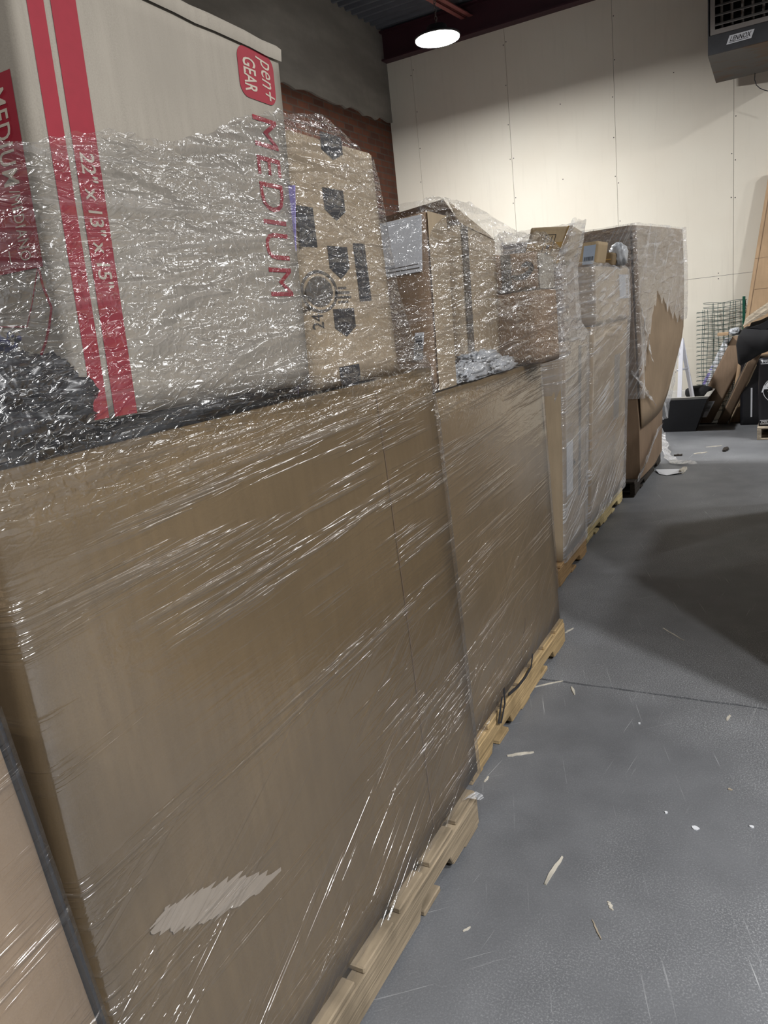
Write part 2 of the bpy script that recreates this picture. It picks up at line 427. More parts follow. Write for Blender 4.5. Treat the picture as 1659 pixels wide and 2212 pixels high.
def blob(name, center, size, m, parent=None, seed=0, amp=.22, freq=3., n=40, flat=None, root=None):
    """crumpled bag: a lumpy closed surface with sharp folds"""
    V = []; F = []
    nu, nv = n, n // 2
    for j in range(nv + 1):
        th = math.pi * j / nv
        for i in range(nu): V.append((math.sin(th) * math.cos(2 * math.pi * i / nu), math.sin(th) * math.sin(2 * math.pi * i / nu), math.cos(th)))
    V = np.array(V)
    d = 1 + amp * (1 - 2 * np.abs(vnoise(V * freq, seed))) * .6 + amp * .5 * vnoise(V * freq * 2.3, seed + 1) + amp * .3 * (np.abs(vnoise(V * freq * 5, seed + 2)))
    P = np.sign(V) * np.abs(V) ** .8 * d[:, None] * np.array(size) + np.array(center)
    if flat is not None: P[:, 2] = np.maximum(P[:, 2], flat)
    for j in range(nv):
        for i in range(nu): F.append((j * nu + i, (j + 1) * nu + i, (j + 1) * nu + (i + 1) % nu, j * nu + (i + 1) % nu))
    return put(name, P, F, m, parent, True, root)

def wrap(name, levels, m, label, step=.008, top_noise=.02, seed=0, amp=.003, dens=None, ztop=None, zbot=None, group=None, rad=.03, backstep=.05, ang=30):
    """film skirt wound round a load. levels: [(z, [(x,y) front-left, front-right, back-right, back-left])]"""
    levels = sorted(levels); zs = np.array([l[0] for l in levels]); C = np.array([l[1] for l in levels])     # L,4,2
    # perimeter parameter: sides 3->0 (left end), 0->1 (front), 1->2 (far end), 2->3 (back)
    P0 = C.mean(0)
    def L(a, b): return np.linalg.norm(P0[a] - P0[b])
    par = []   # (side a, side b, t)
    def side(a, b, st):
        k = max(2, int(L(a, b) / st)); return [(a, b, i / k) for i in range(k)]
    nl = max(4, int(L(3, 0) / step))
    par += side(3, 0, step * 2) + side(0, 1, step) + side(1, 2, step * 3) + side(2, 3, backstep)
    z0, z1 = zs[0], zs[-1]; nz = max(6, int((z1 - z0) / step)); Z = np.linspace(z0, z1, nz + 1)
    Ci = np.stack([np.stack([np.interp(Z, zs, C[:, k, d]) for d in (0, 1)], 1) for k in range(4)], 1)         # nz+1,4,2
    ctr = Ci.mean(1)
    cols = []; U = []; u = 0; prev = None
    for a, b, t in par:
        p = lerp(Ci[:, a], Ci[:, b], t)
        ln = L(a, b); dc = min(t, 1 - t) * ln
        if dc < rad:                                   # round the corner
            cc = Ci[:, a] if t < .5 else Ci[:, b]
            k = (1 - dc / rad) ** 2 * .3 * rad
            d = ctr - cc; d /= np.linalg.norm(d, axis=1)[:, None]; p = p + d * k
        cols.append(p)
        q = lerp(P0[a], P0[b], t); u += 0 if prev is None else np.linalg.norm(q - prev); prev = q; U.append(u)
    nu = len(cols); XY = np.stack(cols, 1)             # nz+1,nu,2
    U = np.array(U)
    UU, ZZ = np.meshgrid(U, Z)
    zt = np.full(nu, z1) if ztop is None else np.array([ztop(*XY[-1, i]) for i in range(nu)])
    zt = zt + top_noise * vnoise(np.c_[U * 9, U * 0], seed + 5) + top_noise * .6 * vnoise(np.c_[U * 40, U * 0], seed + 6)
    ZB = np.full(nu, z0) if zbot is None else np.array([zbot(*XY[0, i]) for i in range(nu)])
    frac = (ZZ - z0) / (z1 - z0)
    ZN = ZB[None] + frac * (zt[None] - ZB[None])
    # resample the outline at the shifted heights
    XYn = np.empty_like(XY)
    for i in range(nu):
        for d in (0, 1): XYn[:, i, d] = np.interp(ZN[:, i], Z, XY[:, i, d])
    D = np.ones_like(ZZ) if dens is None else dens(XYn[..., 0], XYn[..., 1], ZN)
    q = np.c_[UU.ravel(), ZN.ravel()]
    def rot(a, fx, fy):
        a = math.radians(a); x = q[:, 0] * math.cos(a) + q[:, 1] * math.sin(a); y = -q[:, 0] * math.sin(a) + q[:, 1] * math.cos(a); return np.c_[x * fx, y * fy]
    h = (.8 * np.abs(vnoise(rot(5, 3, 26), seed)) + .35 * vnoise(rot(-8, 8, 60), seed + 1) + .2 * vnoise(q * 18, seed + 2)).reshape(ZZ.shape) * D
    h = h + (1 - D) * .35 * vnoise(rot(ang, 1.5, 34), seed + 3).reshape(ZZ.shape)
    tn = np.gradient(XYn, axis=1); nrm = np.stack([tn[..., 1], -tn[..., 0]], -1); nrm /= np.linalg.norm(nrm, axis=-1)[..., None] + 1e-9
    out = XYn + nrm * (amp * (h + .6))[..., None]
    V = np.c_[out.reshape(-1, 2), ZN.ravel()]
    F = []
    for j in range(nz):
        for i in range(nu):
            k = (i + 1) % nu; F.append((j * nu + i, j * nu + k, (j + 1) * nu + k, (j + 1) * nu + i))
    base = np.array([*C[0].mean(0), z0])
    o = put(name, V, F, m, None, True, base)
    me = o.data; uvl = me.uv_layers.new(name='UVMap')
    li = np.empty(len(me.loops), np.int32); me.loops.foreach_get('vertex_index', li)
    uvl.data.foreach_set('uv', np.c_[UU.ravel()[li], ZN.ravel()[li]].ravel().astype(np.float32))
    # the seam column wraps back to u=0: keep it continuous
    at = me.attributes.new('dens', 'FLOAT', 'POINT'); at.data.foreach_set('value', np.clip(D, 0, 1).ravel().astype(np.float32))
    return tag(o, label, 'stretch wrap', group)
def ribbon(name, pts, widths, m, parent=None, seed=0, root=None, crumple=.012, side=(0, 1, 0), dens=.9):
    """a crumpled strip of torn film along a path"""
    pts = [np.array(p, float) for p in pts]; n = 26; k = 7; V = []; uv = []
    T = np.linspace(0, len(pts) - 1, n)
    sd = np.array(side, float)
    for t in T:
        i = min(int(t), len(pts) - 2); p = lerp(pts[i], pts[i + 1], t - i); w = np.interp(t, range(len(widths)), widths)
        for j in range(k):
            V.append(p + sd * w * (j / (k - 1) - .5)); uv.append((j / (k - 1) * w, t * .1))
    V = np.array(V); nz = np.stack([vnoise(V * 34, seed + a) for a in range(3)], 1); nz2 = np.stack([vnoise(V * 11, seed + a + 7) for a in range(3)], 1)
    V = V + crumple * nz + crumple * nz2
    F = [(i * k + j, i * k + j + 1, (i + 1) * k + j + 1, (i + 1) * k + j) for i in range(n - 1) for j in range(k - 1)]
    o = put(name, V, F, m, parent, True, root); me = o.data
    l = me.uv_layers.new(name='UVMap')
    for q in me.loops: l.data[q.index].uv = uv[q.vertex_index]
    at = me.attributes.new('dens', 'FLOAT', 'POINT'); at.data.foreach_set('value', [dens] * len(me.vertices))
    return o

# ================================================================== SETTING
YW, XL, ZC = 9.5, -4.7, 5.04
XR, YF = 7.0, -6.0
def m_floor():
    m, nt, o = mat('worn_concrete'); g = N(nt); tc = g.n('ShaderNodeTexCoord').outputs['Object']
    R = math.radians
    big = g.noise(tc, .9, 5); mid = g.noise(tc, 7, 5); fine = g.noise(tc, 160, 3); grit = g.noise(tc, 210, 5, rough=.8)
    c = g.mix(g.ramp(big, [(.3, 0), (.7, 1)]), (.115, .120, .130), (.175, .182, .196))
    c = g.mix(g.ramp(mid, [(.35, .0), (.7, .5)]), c, (.205, .213, .228))
    c = g.mix(g.math('MULTIPLY', fine, .35), c, (.085, .088, .096))
    # chalky scuffs: pale grit, thicker where traffic has worn the sealer
    worn = g.ramp(g.noise(g.mapping(tc, loc=(3, 1.2, 0)), 1.1, 3), [(.44, .15), (.62, 1)])
    sp = g.math('MULTIPLY', g.ramp(grit, [(.50, 0), (.64, 1)]), worn)
    c = g.mix(g.math('MULTIPLY', sp, .8), c, (.58, .595, .61))
    def scr(ang, fx, fy, lo, hi, loc):
        r = g.mapping(g.mapping(tc, rot=(0, 0, R(ang)), loc=loc), (fx, fy, 1))
        return g.ramp(g.noise(r, 1, 3, rough=.6), [(lo, 0), (hi, 1)])
    s1 = g.math('MULTIPLY', scr(70, 1.6, 110, .67, .72, (0, 0, 0)), scr(10, 3, 3, .45, .6, (5, 2, 0)))
    s2 = g.math('MULTIPLY', scr(-40, 2, 130, .67, .72, (2, 1, 0)), scr(0, 2, 2, .5, .62, (1, 7, 0)))
    s3 = g.math('MULTIPLY', scr(98, 1.8, 140, .66, .71, (4, 1, 0)), scr(0, 3, 3, .5, .62, (9, 7, 0)))
    s = g.math('MAXIMUM', g.math('MAXIMUM', s1, s2), s3)
    c = g.mix(g.math('MULTIPLY', s, .75), c, (.52, .53, .545))
    rg = g.math('ADD', g.math('MULTIPLY', big, .25), .40)
    g.principled(o, c, rg, 0, .45, g.bump(g.math('ADD', fine, g.math('MULTIPLY', mid, 2)), .25, .003)); return m
M['floor'] = m_floor()
g = G(); rr = random.Random(5)
xs = np.linspace(XL - .3, XR, 240); JY = 2.75
ea = [JY - .006 + rr.uniform(-.003, .003) for _ in xs]; eb = [JY + .006 + rr.uniform(-.003, .003) for _ in xs]
v = []; f = []
for i, x in enumerate(xs): v += [(x, YF, 0), (x, ea[i], 0), (x, ea[i], -.02), (x, eb[i], -.02), (x, eb[i], 0), (x, YW + .2, 0)]
for i in range(len(xs) - 1):
    for k in range(5): f.append((i * 6 + k, i * 6 + 6 + k, i * 6 + 7 + k, i * 6 + k + 1))
put('floor', v, f, M['floor'])['kind'] = 'structure'

def m_wallpanel():
    m, nt, o = mat('cream_wall_board'); g = N(nt); tc = g.n('ShaderNodeTexCoord').outputs['Object']
    a = g.noise(tc, 1.2, 4); b = g.noise(g.mapping(tc, (25, 1, 2)), 1, 3)
    c = g.mix(g.ramp(a, [(.35, 0), (.7, 1)]), (.76, .71, .61), (.80, .76, .66))
    c = g.mix(g.ramp(b, [(.55, 0), (.85, .35)]), c, (.66, .62, .53))
    g.principled(o, c, .7, 0, .25); return m
M['panel'] = m_wallpanel()
M['joint'] = m_plain('shadow_gap', (.10, .085, .07), .9)
g = G(); ZT = 4.70
jx = [XL, -4.33, -3.11, -1.88, -.66, .56, 1.78, 3.0, 4.22, 5.44, XR]
gap = .0035
for a, b in zip(jx[:-1], jx[1:]):
    ga = .0006 if a == -4.33 else gap
    for z0, z1 in ((0, 1.62), (1.62, ZT)):
        g.box(a + gap / 2, b - gap / 2, YW, YW + .016, z0 + (gap * .5 if z0 else 0), z1 - gap * .5)
wb = g.put('wall_back', M['panel']); wb['kind'] = 'structure'
g = G().box(XL - .2, XR, YW + .010, YW + .15, 0, ZC); o = g.put('joint_backing', M['joint'], wb)
g = G(); rr = random.Random(3)
for x in jx[1:-1]:
    for z in np.arange(.3, 4.6, .42):
        for s in (-.018, .018):
            if rr.random() < .62: g.disc((x + s + rr.uniform(-.004, .004), YW - .001, z + rr.uniform(-.05, .05)), .0065, 'y', 8, .002)
    for z in np.arange(.5, 4.5, .8):
        if rr.random() < .75: g.disc((x + .61 + rr.uniform(-.02, .02), YW - .001, z + rr.uniform(-.1, .1)), .0065, 'y', 8, .002)
for x in np.arange(-4.5, 1.5, .41):
    for s in (-.03, .03): g.disc((x, YW - .001, 1.62 + s), .006, 'y', 8, .002)
g.put('screw_heads', M['inkgrey'], wb)

def m_brick():
    m, nt, o = mat('old_red_brick'); g = N(nt); tc = g.n('ShaderNodeTexCoord').outputs['Object']
    sw = g.n('ShaderNodeSeparateXYZ'); g.l(tc, sw.inputs[0]); cb = g.n('ShaderNodeCombineXYZ'); g.l(sw.outputs[1], cb.inputs[0]); g.l(sw.outputs[2], cb.inputs[1])
    b = g.n('ShaderNodeTexBrick'); g.l(cb.outputs[0], b.inputs['Vector'])
    b.inputs['Color1'].default_value = (.12, .045, .025, 1); b.inputs['Color2'].default_value = (.06, .026, .018, 1); b.inputs['Mortar'].default_value = (.08, .06, .05, 1)
    b.inputs['Scale'].default_value = 1; b.inputs['Mortar Size'].default_value = .008; b.inputs['Brick Width'].default_value = .21; b.inputs['Row Height'].default_value = .075; b.inputs['Bias'].default_value = -.2
    c = g.mix(g.ramp(g.noise(tc, 9, 4), [(.4, 0), (.75, .6)]), b.outputs[0], (.06, .035, .028))
    g.principled(o, c, .9, 0, .2, g.bump(b.outputs['Fac'], -.6, .01)); return m
def m_conc():
    m, nt, o = mat('parged_concrete'); g = N(nt); tc = g.n('ShaderNodeTexCoord').outputs['Object']
    a = g.noise(g.mapping(tc, (1, 1.5, 5)), 1, 5); b = g.noise(tc, 14, 5)
    c = g.mix(g.ramp(a, [(.35, 0), (.7, 1)]), (.20, .185, .165), (.28, .26, .235)); c = g.mix(g.math('MULTIPLY', b, .4), c, (.17, .16, .145))
    g.principled(o, c, .9, 0, .2, g.bump(b, .4, .01)); return m
M['brick'] = m_brick(); M['conc'] = m_conc()
v = []; f = []; mi = []; ys = np.linspace(YF, YW + .1, 150); rr = random.Random(8)
for y in ys:
    zz = 4.0 + rr.uniform(-.03, .03); v += [(XL, y, 0), (XL, y, zz), (XL + .03, y, zz), (XL + .03, y, ZC + .1)]
for i in range(len(ys) - 1):
    b = i * 4; f += [(b, b + 1, b + 5, b + 4), (b + 1, b + 2, b + 6, b + 5), (b + 2, b + 3, b + 7, b + 6)]; mi += [0, 1, 1]
wl = put('wall_left', v, f, [M['brick'], M['conc']]); wl['kind'] = 'structure'
wl.data.polygons.foreach_set('material_index', mi)
M['wall_paint'] = m_plain('dark_painted_block', (.10, .095, .09), .8, vary=.1, scale=2)
G().box(XR, XR + .1, YF, YW + .2, 0, ZC + .1).put('wall_right', M['wall_paint'])['kind'] = 'structure'
# roof deck: ribs run along X
M['deck'] = m_plain('blue_grey_steel_deck', (.13, .14, .165), .5, .4, vary=.25, scale=3)
prof = []; y = YF
while y < YW + .2:
    prof += [(y, ZC), (y + .04, ZC), (y + .06, ZC + .04), (y + .13, ZC + .04), (y + .15, ZC)]; y += .15
v = []; f = []
for p, z in prof: v += [(XL - .2, p, z), (XR, p, z)]
for i in range(len(prof) - 1): f.append((2 * i, 2 * i + 1, 2 * i + 3, 2 * i + 2))
put('ceiling', v, f, M['deck'])['kind'] = 'structure'
# steel beam over the back wall, with flanges
g = G()
g.box(XL + .03, XR, 9.36, 9.52, ZT - .005, ZT + .012); g.box(XL + .03, XR, 9.44, 9.45, ZT + .012, ZC - .03); g.box(XL + .03, XR, 9.36, 9.52, ZC - .03, ZC - .012)
o = g.put('trim_1', M['beam']); o['kind'] = 'structure'
# double-angle joist chord carrying the lamp
A = AZ(1033, 52, 4.90); B = AZ(940, 0, 4.90)
d = (A - B) / np.linalg.norm(A - B); A2 = B - d * 4; A1 = A
g = G(); px_ = np.array([d[1], -d[0], 0])
for s in (-1, 1):
    for w0, w1, z0, z1 in ((.012, .075, 4.90, 4.907), (.012, .02, 4.90, 4.955)):
        c = []
        for z in (z0, z1):
            for e, w in ((A2, w0), (A2, w1), (A1, w1), (A1, w0)):
                q = e + px_ * s * w; c.append((q[0], q[1], z))
        g.hexa(c)
n = int(np.linalg.norm(A1 - A2) / .55)
for i in range(n):
    p = lerp(A2, A1, (i + .5) / n); q = lerp(A2, A1, (i + 1) / n)
    g.tube([(p[0], p[1], 4.94), (q[0], q[1], ZC - .004)], .008, 6)
o = g.put('trim_2', M['joist']); o['kind'] = 'structure'

# ------------------------------------------------------------------ high-bay lamp
r = ray(945, 84); r /= np.linalg.norm(r); LP = np.array([0, 0, CAMH]) + r * 8.0
t = thing('high_bay_lamp', LP, 'round white glowing high bay lamp hanging on a chain near the back wall', 'lamp')
g = G(); n = 40
prof = [(.198, 0), (.205, .004), (.205, .02), (.16, .035), (.10, .05), (.09, .10), (.03, .115), (.0, .115)]
v = []; f = []
for rad_, z in prof:
    for k in range(n): v.append((LP[0] + rad_ * math.cos(2 * math.pi * k / n), LP[1] + rad_ * math.sin(2 * math.pi * k / n), LP[2] + z))
for i in range(len(prof) - 1):
    for k in range(n): f.append((i * n + k, i * n + (k + 1) % n, (i + 1) * n + (k + 1) % n, (i + 1) * n + k))
put('housing', v, f, M['lamp_black'], t, True, LP)
G().prism([(LP[0] + .197 * math.cos(2 * math.pi * k / n), LP[1] + .197 * math.sin(2 * math.pi * k / n)) for k in range(n)], 'z', LP[2] - .006, LP[2] + .002).put('diffuser', M['emit'], t, False, LP)
g = G(); z = LP[2] + .115; k = 0
while z < 4.92:
    pts = []
    for a in range(10):
        th = 2 * math.pi * a / 10; w, hh = .011 * math.cos(th), .021 * math.sin(th)
        pts.append((LP[0] + (w if k % 2 else 0), LP[1] + (0 if k % 2 else w), z + hh + .018))
    g.tube(pts, .0032, 5, closed=True); z += .033; k += 1
g.put('chain', M['galv'], t, True, LP)

# ------------------------------------------------------------------ unit heater
hx0, hx1, hy0, hy1 = -.815, -.03, 8.5, 9.3
c0 = AY(1530, 120, hy0); hz = c0[2]; zb = AY(1548, 178, hy1)[2]; ht = hz + .72
t = thing('unit_heater', (-.42, 8.9, zb), 'dark grey ceiling hung unit heater with louvred grille high on the back wall', 'heater')
root = np.array(t.location)
fz0 = AY(1535, 78, hy0)[2]                # bottom of the grille frame
g = G()
fx0 = hx0 + .022
fw = .04
# cabinet: panels round an open front
g.hexa([(hx0, hy0, hz), (hx0 + .012, hy0, hz), (hx0 + .012, hy1, zb), (hx0, hy1, zb), (hx0, hy0, ht), (hx0 + .012, hy0, ht), (hx0 + .012, hy1, ht), (hx0, hy1, ht)])
g.hexa([(hx1 - .012, hy0, hz), (hx1, hy0, hz), (hx1, hy1, zb), (hx1 - .012, hy1, zb), (hx1 - .012, hy0, ht), (hx1, hy0, ht), (hx1, hy1, ht), (hx1 - .012, hy1, ht)])
g.box(hx0 + .012, hx1 - .012, hy0, hy1, ht - .012, ht)
g.box(hx0 + .012, hx1 - .012, hy1 - .012, hy1, hz, ht - .012)
g.box(hx0 + .012, hx1 - .012, hy0, hy0 + .012, hz, fz0)
g.put('cabinet', M['heater_grey'], t, False, root)
g = G().hexa([(hx0, hy0, hz - .006), (hx1, hy0, hz - .006), (hx1, hy1, zb - .006), (hx0, hy1, zb - .006), (hx0, hy0, hz), (hx1, hy0, hz), (hx1, hy1, zb), (hx0, hy1, zb)])
tag(g.put('bottom_panel', M['rust'], t, False, root), 'rust stained bottom panel', None)
g = G()
g.box(fx0, hx1 - .02, hy0 - .012, hy0, fz0, fz0 + fw); g.box(fx0, fx0 + fw, hy0 - .012, hy0, fz0 + fw, ht - .02); g.box(hx1 - .06, hx1 - .02, hy0 - .012, hy0, fz0 + fw, ht - .02); g.box(fx0 + fw, hx1 - .06, hy0 - .012, hy0, ht - .06, ht - .02)
g.put('grille_frame', M['heater_frame'], t, False, root)
for k in range(6):
    z = fz0 + fw + .045 + k * .078
    G().hexa([(fx0 + fw, hy0 - .03, z - .022), (hx1 - .06, hy0 - .03, z - .022), (hx1 - .06, hy0 + .035, z + .012), (fx0 + fw, hy0 + .035, z + .012), (fx0 + fw, hy0 - .03, z - .017), (hx1 - .06, hy0 - .03, z - .017), (hx1 - .06, hy0 + .035, z + .017), (fx0 + fw, hy0 + .035, z + .017)]).put('louvre', M['heater_frame'], t, False, root)
g = G().box(hx0 + .015, hx1 - .015, hy0 + .16, hy0 + .17, hz + .02, ht - .02); g.put('cavity_shade_sheet', M['dark'], t, False, root)  # near-black sheet stands in for the shade inside the cabinet
g = G(); rr = random.Random(4)
for k in range(7):
    x = fx0 + .09 + k * .088; g.tube([(x, hy0 + .11, fz0 + .03), (x + rr.uniform(-.01, .01), hy0 + .10, ht - .05)], .014, 6)
g.put('heat_exchanger', M['heater_frame'], t, True, root)
# name plate
P = [AY(x, y, hy0 - .001) for x, y in ((1569, 97), (1623, 82), (1630, 62), (1576, 77))]
fc = Face(*P); fc.n = np.array([0, -1, 0.])
g = G(); c = [fc.at(a, b, 0) for a, b in ((0, 0), (1, 0), (1, 1), (0, 1))]; g.hexa(c + [fc.at(a, b, .004) for a, b in ((0, 0), (1, 0), (1, 1), (0, 1))])
bd = g.put('name_plate', M['label'], t, False, root)
g = G(); print_text(g, 'LENNOX', fc, .10, .26, .92, .84, .0048, 'right', bold=.02); print_rect(g, fc, .08, .13, .86, .19, .0048)
g.put('lettering', M['ink'], bd, False, root)
pts = [AY(x, y, hy1 - .04) for x, y in ((1631, 158), (1630, 172), (1634, 184), (1642, 191), (1652, 195), (1665, 198), (1690, 206))]
tag(G().tube(pts, .004, 6).put('thermostat_wire', M['ink'], None, True, pts[0]), 'thin dark wire hanging down below the unit heater', 'wire')

# ================================================================== PALLETS
def pallet(x1, y0, y1, m, label, depth=1.02, seed=0, group='wooden pallets under the wrapped loads'):
    """stringers run along Y; x1 = front face"""
    rr = random.Random(seed); x0 = x1 - depth; L = y1 - y0
    t = thing('wooden_pallet', ((x0 + x1) / 2, (y0 + y1) / 2, 0), label, 'pallet', group); root = np.array(t.location)
    zs0, zs1, zt = .017, .108, .125
    for xs in (x1 - .038, (x0 + x1) / 2 - .019, x0):
        pr = [(y0, zs0)]
        for c in (y0 + L * .25, y0 + L * .75):
            w = .11; pr += [(c - w, zs0), (c - w + .02, zs0 + .038), (c + w - .02, zs0 + .038), (c + w, zs0)]
        pr += [(y1, zs0), (y1, zs1), (y0, zs1)]
        o = G().prism(pr, 'x', xs, xs + .038).put('stringer', m, t, False, root); bevel(o, .003, 1)
    n = 7; w = L / n * .82
    for k in range(n):
        c = lerp(y0 + w / 2, y1 - w / 2, k / (n - 1)); ww = w * rr.uniform(.92, 1.08); e = rr.uniform(-.006, .0)
        bevel(G().box(x0, x1 + e, c - ww / 2, c + ww / 2, zs1, zt).put('deck_board', m, t, False, root), .003, 1)
    for k in range(5):
        c = lerp(y0 + .05, y1 - .05, k / 4); bevel(G().box(x0, x1 + rr.uniform(-.012, -.004), c - .05, c + .05, 0, zs0).put('bottom_board', m, t, False, root), .003, 1)
    return t
PT = .125
pallet(-.815, .57, 1.785, M['wood1'], 'greyish weathered pallet under the nearest full bulk box', seed=1)
pallet(-.905, 1.97, 3.10, M['wood2'], 'honey coloured pallet with black straps under the second bulk box', seed=2)
pallet(-1.115, 3.34, 4.38, M['wood3'], 'tan pallet under the narrow third wrapped load', seed=3)
pallet(-1.155, 4.55, 5.68, M['wood4'], 'pale yellow pallet under the fourth wrapped load', seed=4)
pallet(-1.085, 5.80, 7.05, M['wood5'], 'black dirty pallet under the tall torn box at the row end', seed=5)
pallet(-.70, -.82, .40, M['wood1'], 'pallet under the carton at the bottom left corner of the picture', seed=6)

# ================================================================== LOAD 0 (bottom-left corner)
t = thing('bulk_box', (-1.2, -.2, PT), 'brown bulk box cut off by the bottom left corner of the picture', 'cardboard box')
root = np.array(t.location)
X0 = -.75
e1 = AX(0, 1600, X0); e2 = AX(214, 2212, X0); sl = (e1[1] - e2[1]) / (e1[2] - e2[2])
yb, yt = e2[1] + sl * (PT - e2[2]), e2[1] + sl * (1.16 - e2[2])
c8 = [(X0, -.78, PT), (X0, yb, PT), (X0 - .98, yb, PT), (X0 - .98, -.78, PT), (X0, -.78, 1.16), (X0, yt, 1.16), (X0 - .98, yt, 1.16), (X0 - .98, -.78, 1.16)]
carton('body', c8, M['kraftn'], t, .004, 12, 3, root)
g = G()
for s in (0,):   # thin dark strip down the far corner
    g.hexa([(X0 + .002, yb + .002, PT + .02), (X0 + .005, yb + .002, PT + .02), (X0 + .005, yb + .006, PT + .02), (X0 + .002, yb + .006, PT + .02), (X0 + .002, yt + .002, 1.15), (X0 + .005, yt + .002, 1.15), (X0 + .005, yt + .006, 1.15), (X0 + .002, yt + .006, 1.15)])
    g.hexa([(X0 - .05, yb + .002, PT + .02), (X0 + .002, yb + .002, PT + .02), (X0 + .002, yb + .006, PT + .02), (X0 - .05, yb + .006, PT + .02), (X0 - .05, yt + .002, 1.15), (X0 + .002, yt + .002, 1.15), (X0 + .002, yt + .006, 1.15), (X0 - .05, yt + .006, 1.15)])
tag(g.put('edge_strip', M['black_plastic'], t, False, root), 'dark grey edge strip', None)
wrap('stretch_wrap', [(PT + .02, [(X0 + .009, -.79), (X0 + .009, yb + .010), (X0 - .99, yb + .010), (X0 - .99, -.79)]), (1.15, [(X0 + .009, -.79), (X0 + .009, yt + .012), (X0 - .99, yt + .012), (X0 - .99, -.79)])], M['film0'],
     'clear film around the carton at the bottom left corner of the picture', step=.012, seed=40, amp=.0015, dens=lambda x, y, z: np.full_like(z, .05), rad=.012)

# ================================================================== LOAD 1
def rim_box(label, x1t, x1b, ya0, yb0, ya1, yb1, zt, m, seed, depth=1.0, bulge=.003, root_z=PT, cat='cardboard box'):
    """open bulk box: outer body with folded-in lid a little below its rim"""
    t = thing('bulk_box', ((x1b - depth / 2), (ya0 + yb0) / 2, root_z), label, cat); root = np.array(t.location)
    c8 = [(x1b, ya0, root_z), (x1b, yb0, root_z), (x1b - depth, yb0, root_z), (x1b - depth, ya0, root_z), (x1t, ya1, zt - .012), (x1t, yb1, zt - .012), (x1t - depth, yb1, zt - .012), (x1t - depth, ya1, zt - .012)]
    carton('body', c8, m, t, bulge, 14, seed, root)
    g = G(); w = .009   # corrugated rim standing proud of the folded lid
    x0 = x1t - depth
    g.box(x1t - w, x1t, ya1, yb1, zt - .03, zt); g.box(x0, x0 + w, ya1, yb1, zt - .03, zt); g.box(x0 + w, x1t - w, ya1, ya1 + w, zt - .03, zt); g.box(x0 + w, x1t - w, yb1 - w, yb1, zt - .03, zt)
    g.put('rim', m, t, False, root)
    return t, root, Face(c8[0], c8[1], (x1t, yb1, zt), (x1t, ya1, zt))
t1, root1, F1 = rim_box('large plain brown bulk box on the nearest pallet, filling the left foreground', -.872, -.848, .535, 1.885, .555, 1.86, 1.375, M['kraft1'], 11)
g = G()
for s, w in ((.755, .003),):
    print_line(g, F1, [(s, .02), (s + .004, .5), (s, .985)], w, .0036)
tag(g.put('score_line', M['kraftd'], t1, False, root1), 'vertical score line pressed in the board', None)

ol = ((322, 2010), (352, 1960), (440, 1915), (520, 1888), (606, 1878), (560, 1925), (470, 1978), (400, 2003)); rr = random.Random(12); fr_ = []
for k in range(8):
    p, q = np.array(ol[k]), np.array(ol[(k + 1) % 8])
    for t_ in np.linspace(0, 1, 11)[:-1]:
        a, b = F1.hit(*lerp(p, q, t_)); fr_.append((a + rr.uniform(-.011, .011), b))
g = G(); print_poly(g, F1, fr_, .0036)
o = g.put('torn_label', M['residue'], t1, False, root1); tag(o, 'pale smeared label remnant', None)
ZB = 1.378
def slab_corners(front, depth, dx=-1):
    """front: BL, BR, TR, TL on the +X side -> 8 carton corners"""
    BL, BR, TR, TL = [np.array(q, float) for q in front]; d = np.array([-depth, 0, 0])
    return [BL, BR, BR + d, BL + d, TL, TR, TR + d, TL + d]
# the printed carton
XM = -.90
BL = AX(190, 914, XM); BR = AX(672, 829, XM); TR = AX(601, 107, XM); BL[2] -= .0
TL = BL + (TR - BR); TL[1] -= .006
tm = thing('printed_carton', ((XM - .2), (BL[1] + BR[1]) / 2, BL[2]), 'big pale carton with red stripes and MEDIUM in red, highest on the nearest load', 'cardboard box')
rm = np.array(tm.location)
c8 = slab_corners((BL, BR, TR, TL), .42)
carton('body', c8, M['kraftp'], tm, .0004, 14, 21, rm, .0002)
FM = Face(BL, BR, TR, TL); FL = Face(c8[3], c8[0], c8[4], c8[7])
O1, O2 = .0013, .0018
def P_(nm, m, fn, par=None, root=None):
    g_ = G(); fn(g_); return g_.put(nm, m, par or tm, False, rm if root is None else root)
def A_(x, y): return FM.hit(x, y)
def band(x0b, x1b, x0t, x1t, ytop):
    a0 = A_(x0b, 908)[0]; a1 = A_(x1b, 905)[0]; return a0, a1
for x0, x1 in ((203, 235), (249, 297)):
    a0 = A_(x0, 908)[0]; a1 = A_(x1, 903)[0]
    sp_ = P_('red_stripe', M['red'], lambda g: print_poly(g, FM, [(a0, .004), (a1, .004), (a1, .5), (a1, .996), (a0, .996), (a0, .5)], O1))
da = a1 - a0
bt = A_(205, 335)[1]; bb = A_(262, 622)[1]
P_('size_lettering', M['cream_print'], lambda g: print_text(g, '22" x 13" x 15"', FM, a0 + da * .2, bb, a1 - da * .2, bt, O2, 'down', bold=.008), sp_)
qa = A_(540, 245); qb = A_(632, 640)
am0 = A_(585, 640)[0]; am1 = A_(632, 632)[0]
P_('red_lettering', M['red'], lambda g: print_text(g, 'MEDIUM', FM, am0, qb[1], am1, qa[1], O1, 'down', bold=0, spacing=1.1))
ba0, ba1 = A_(514, 150)[0], A_(590, 160)[0]; bb1 = A_(545, 108)[1]; bb0 = A_(560, 219)[1]
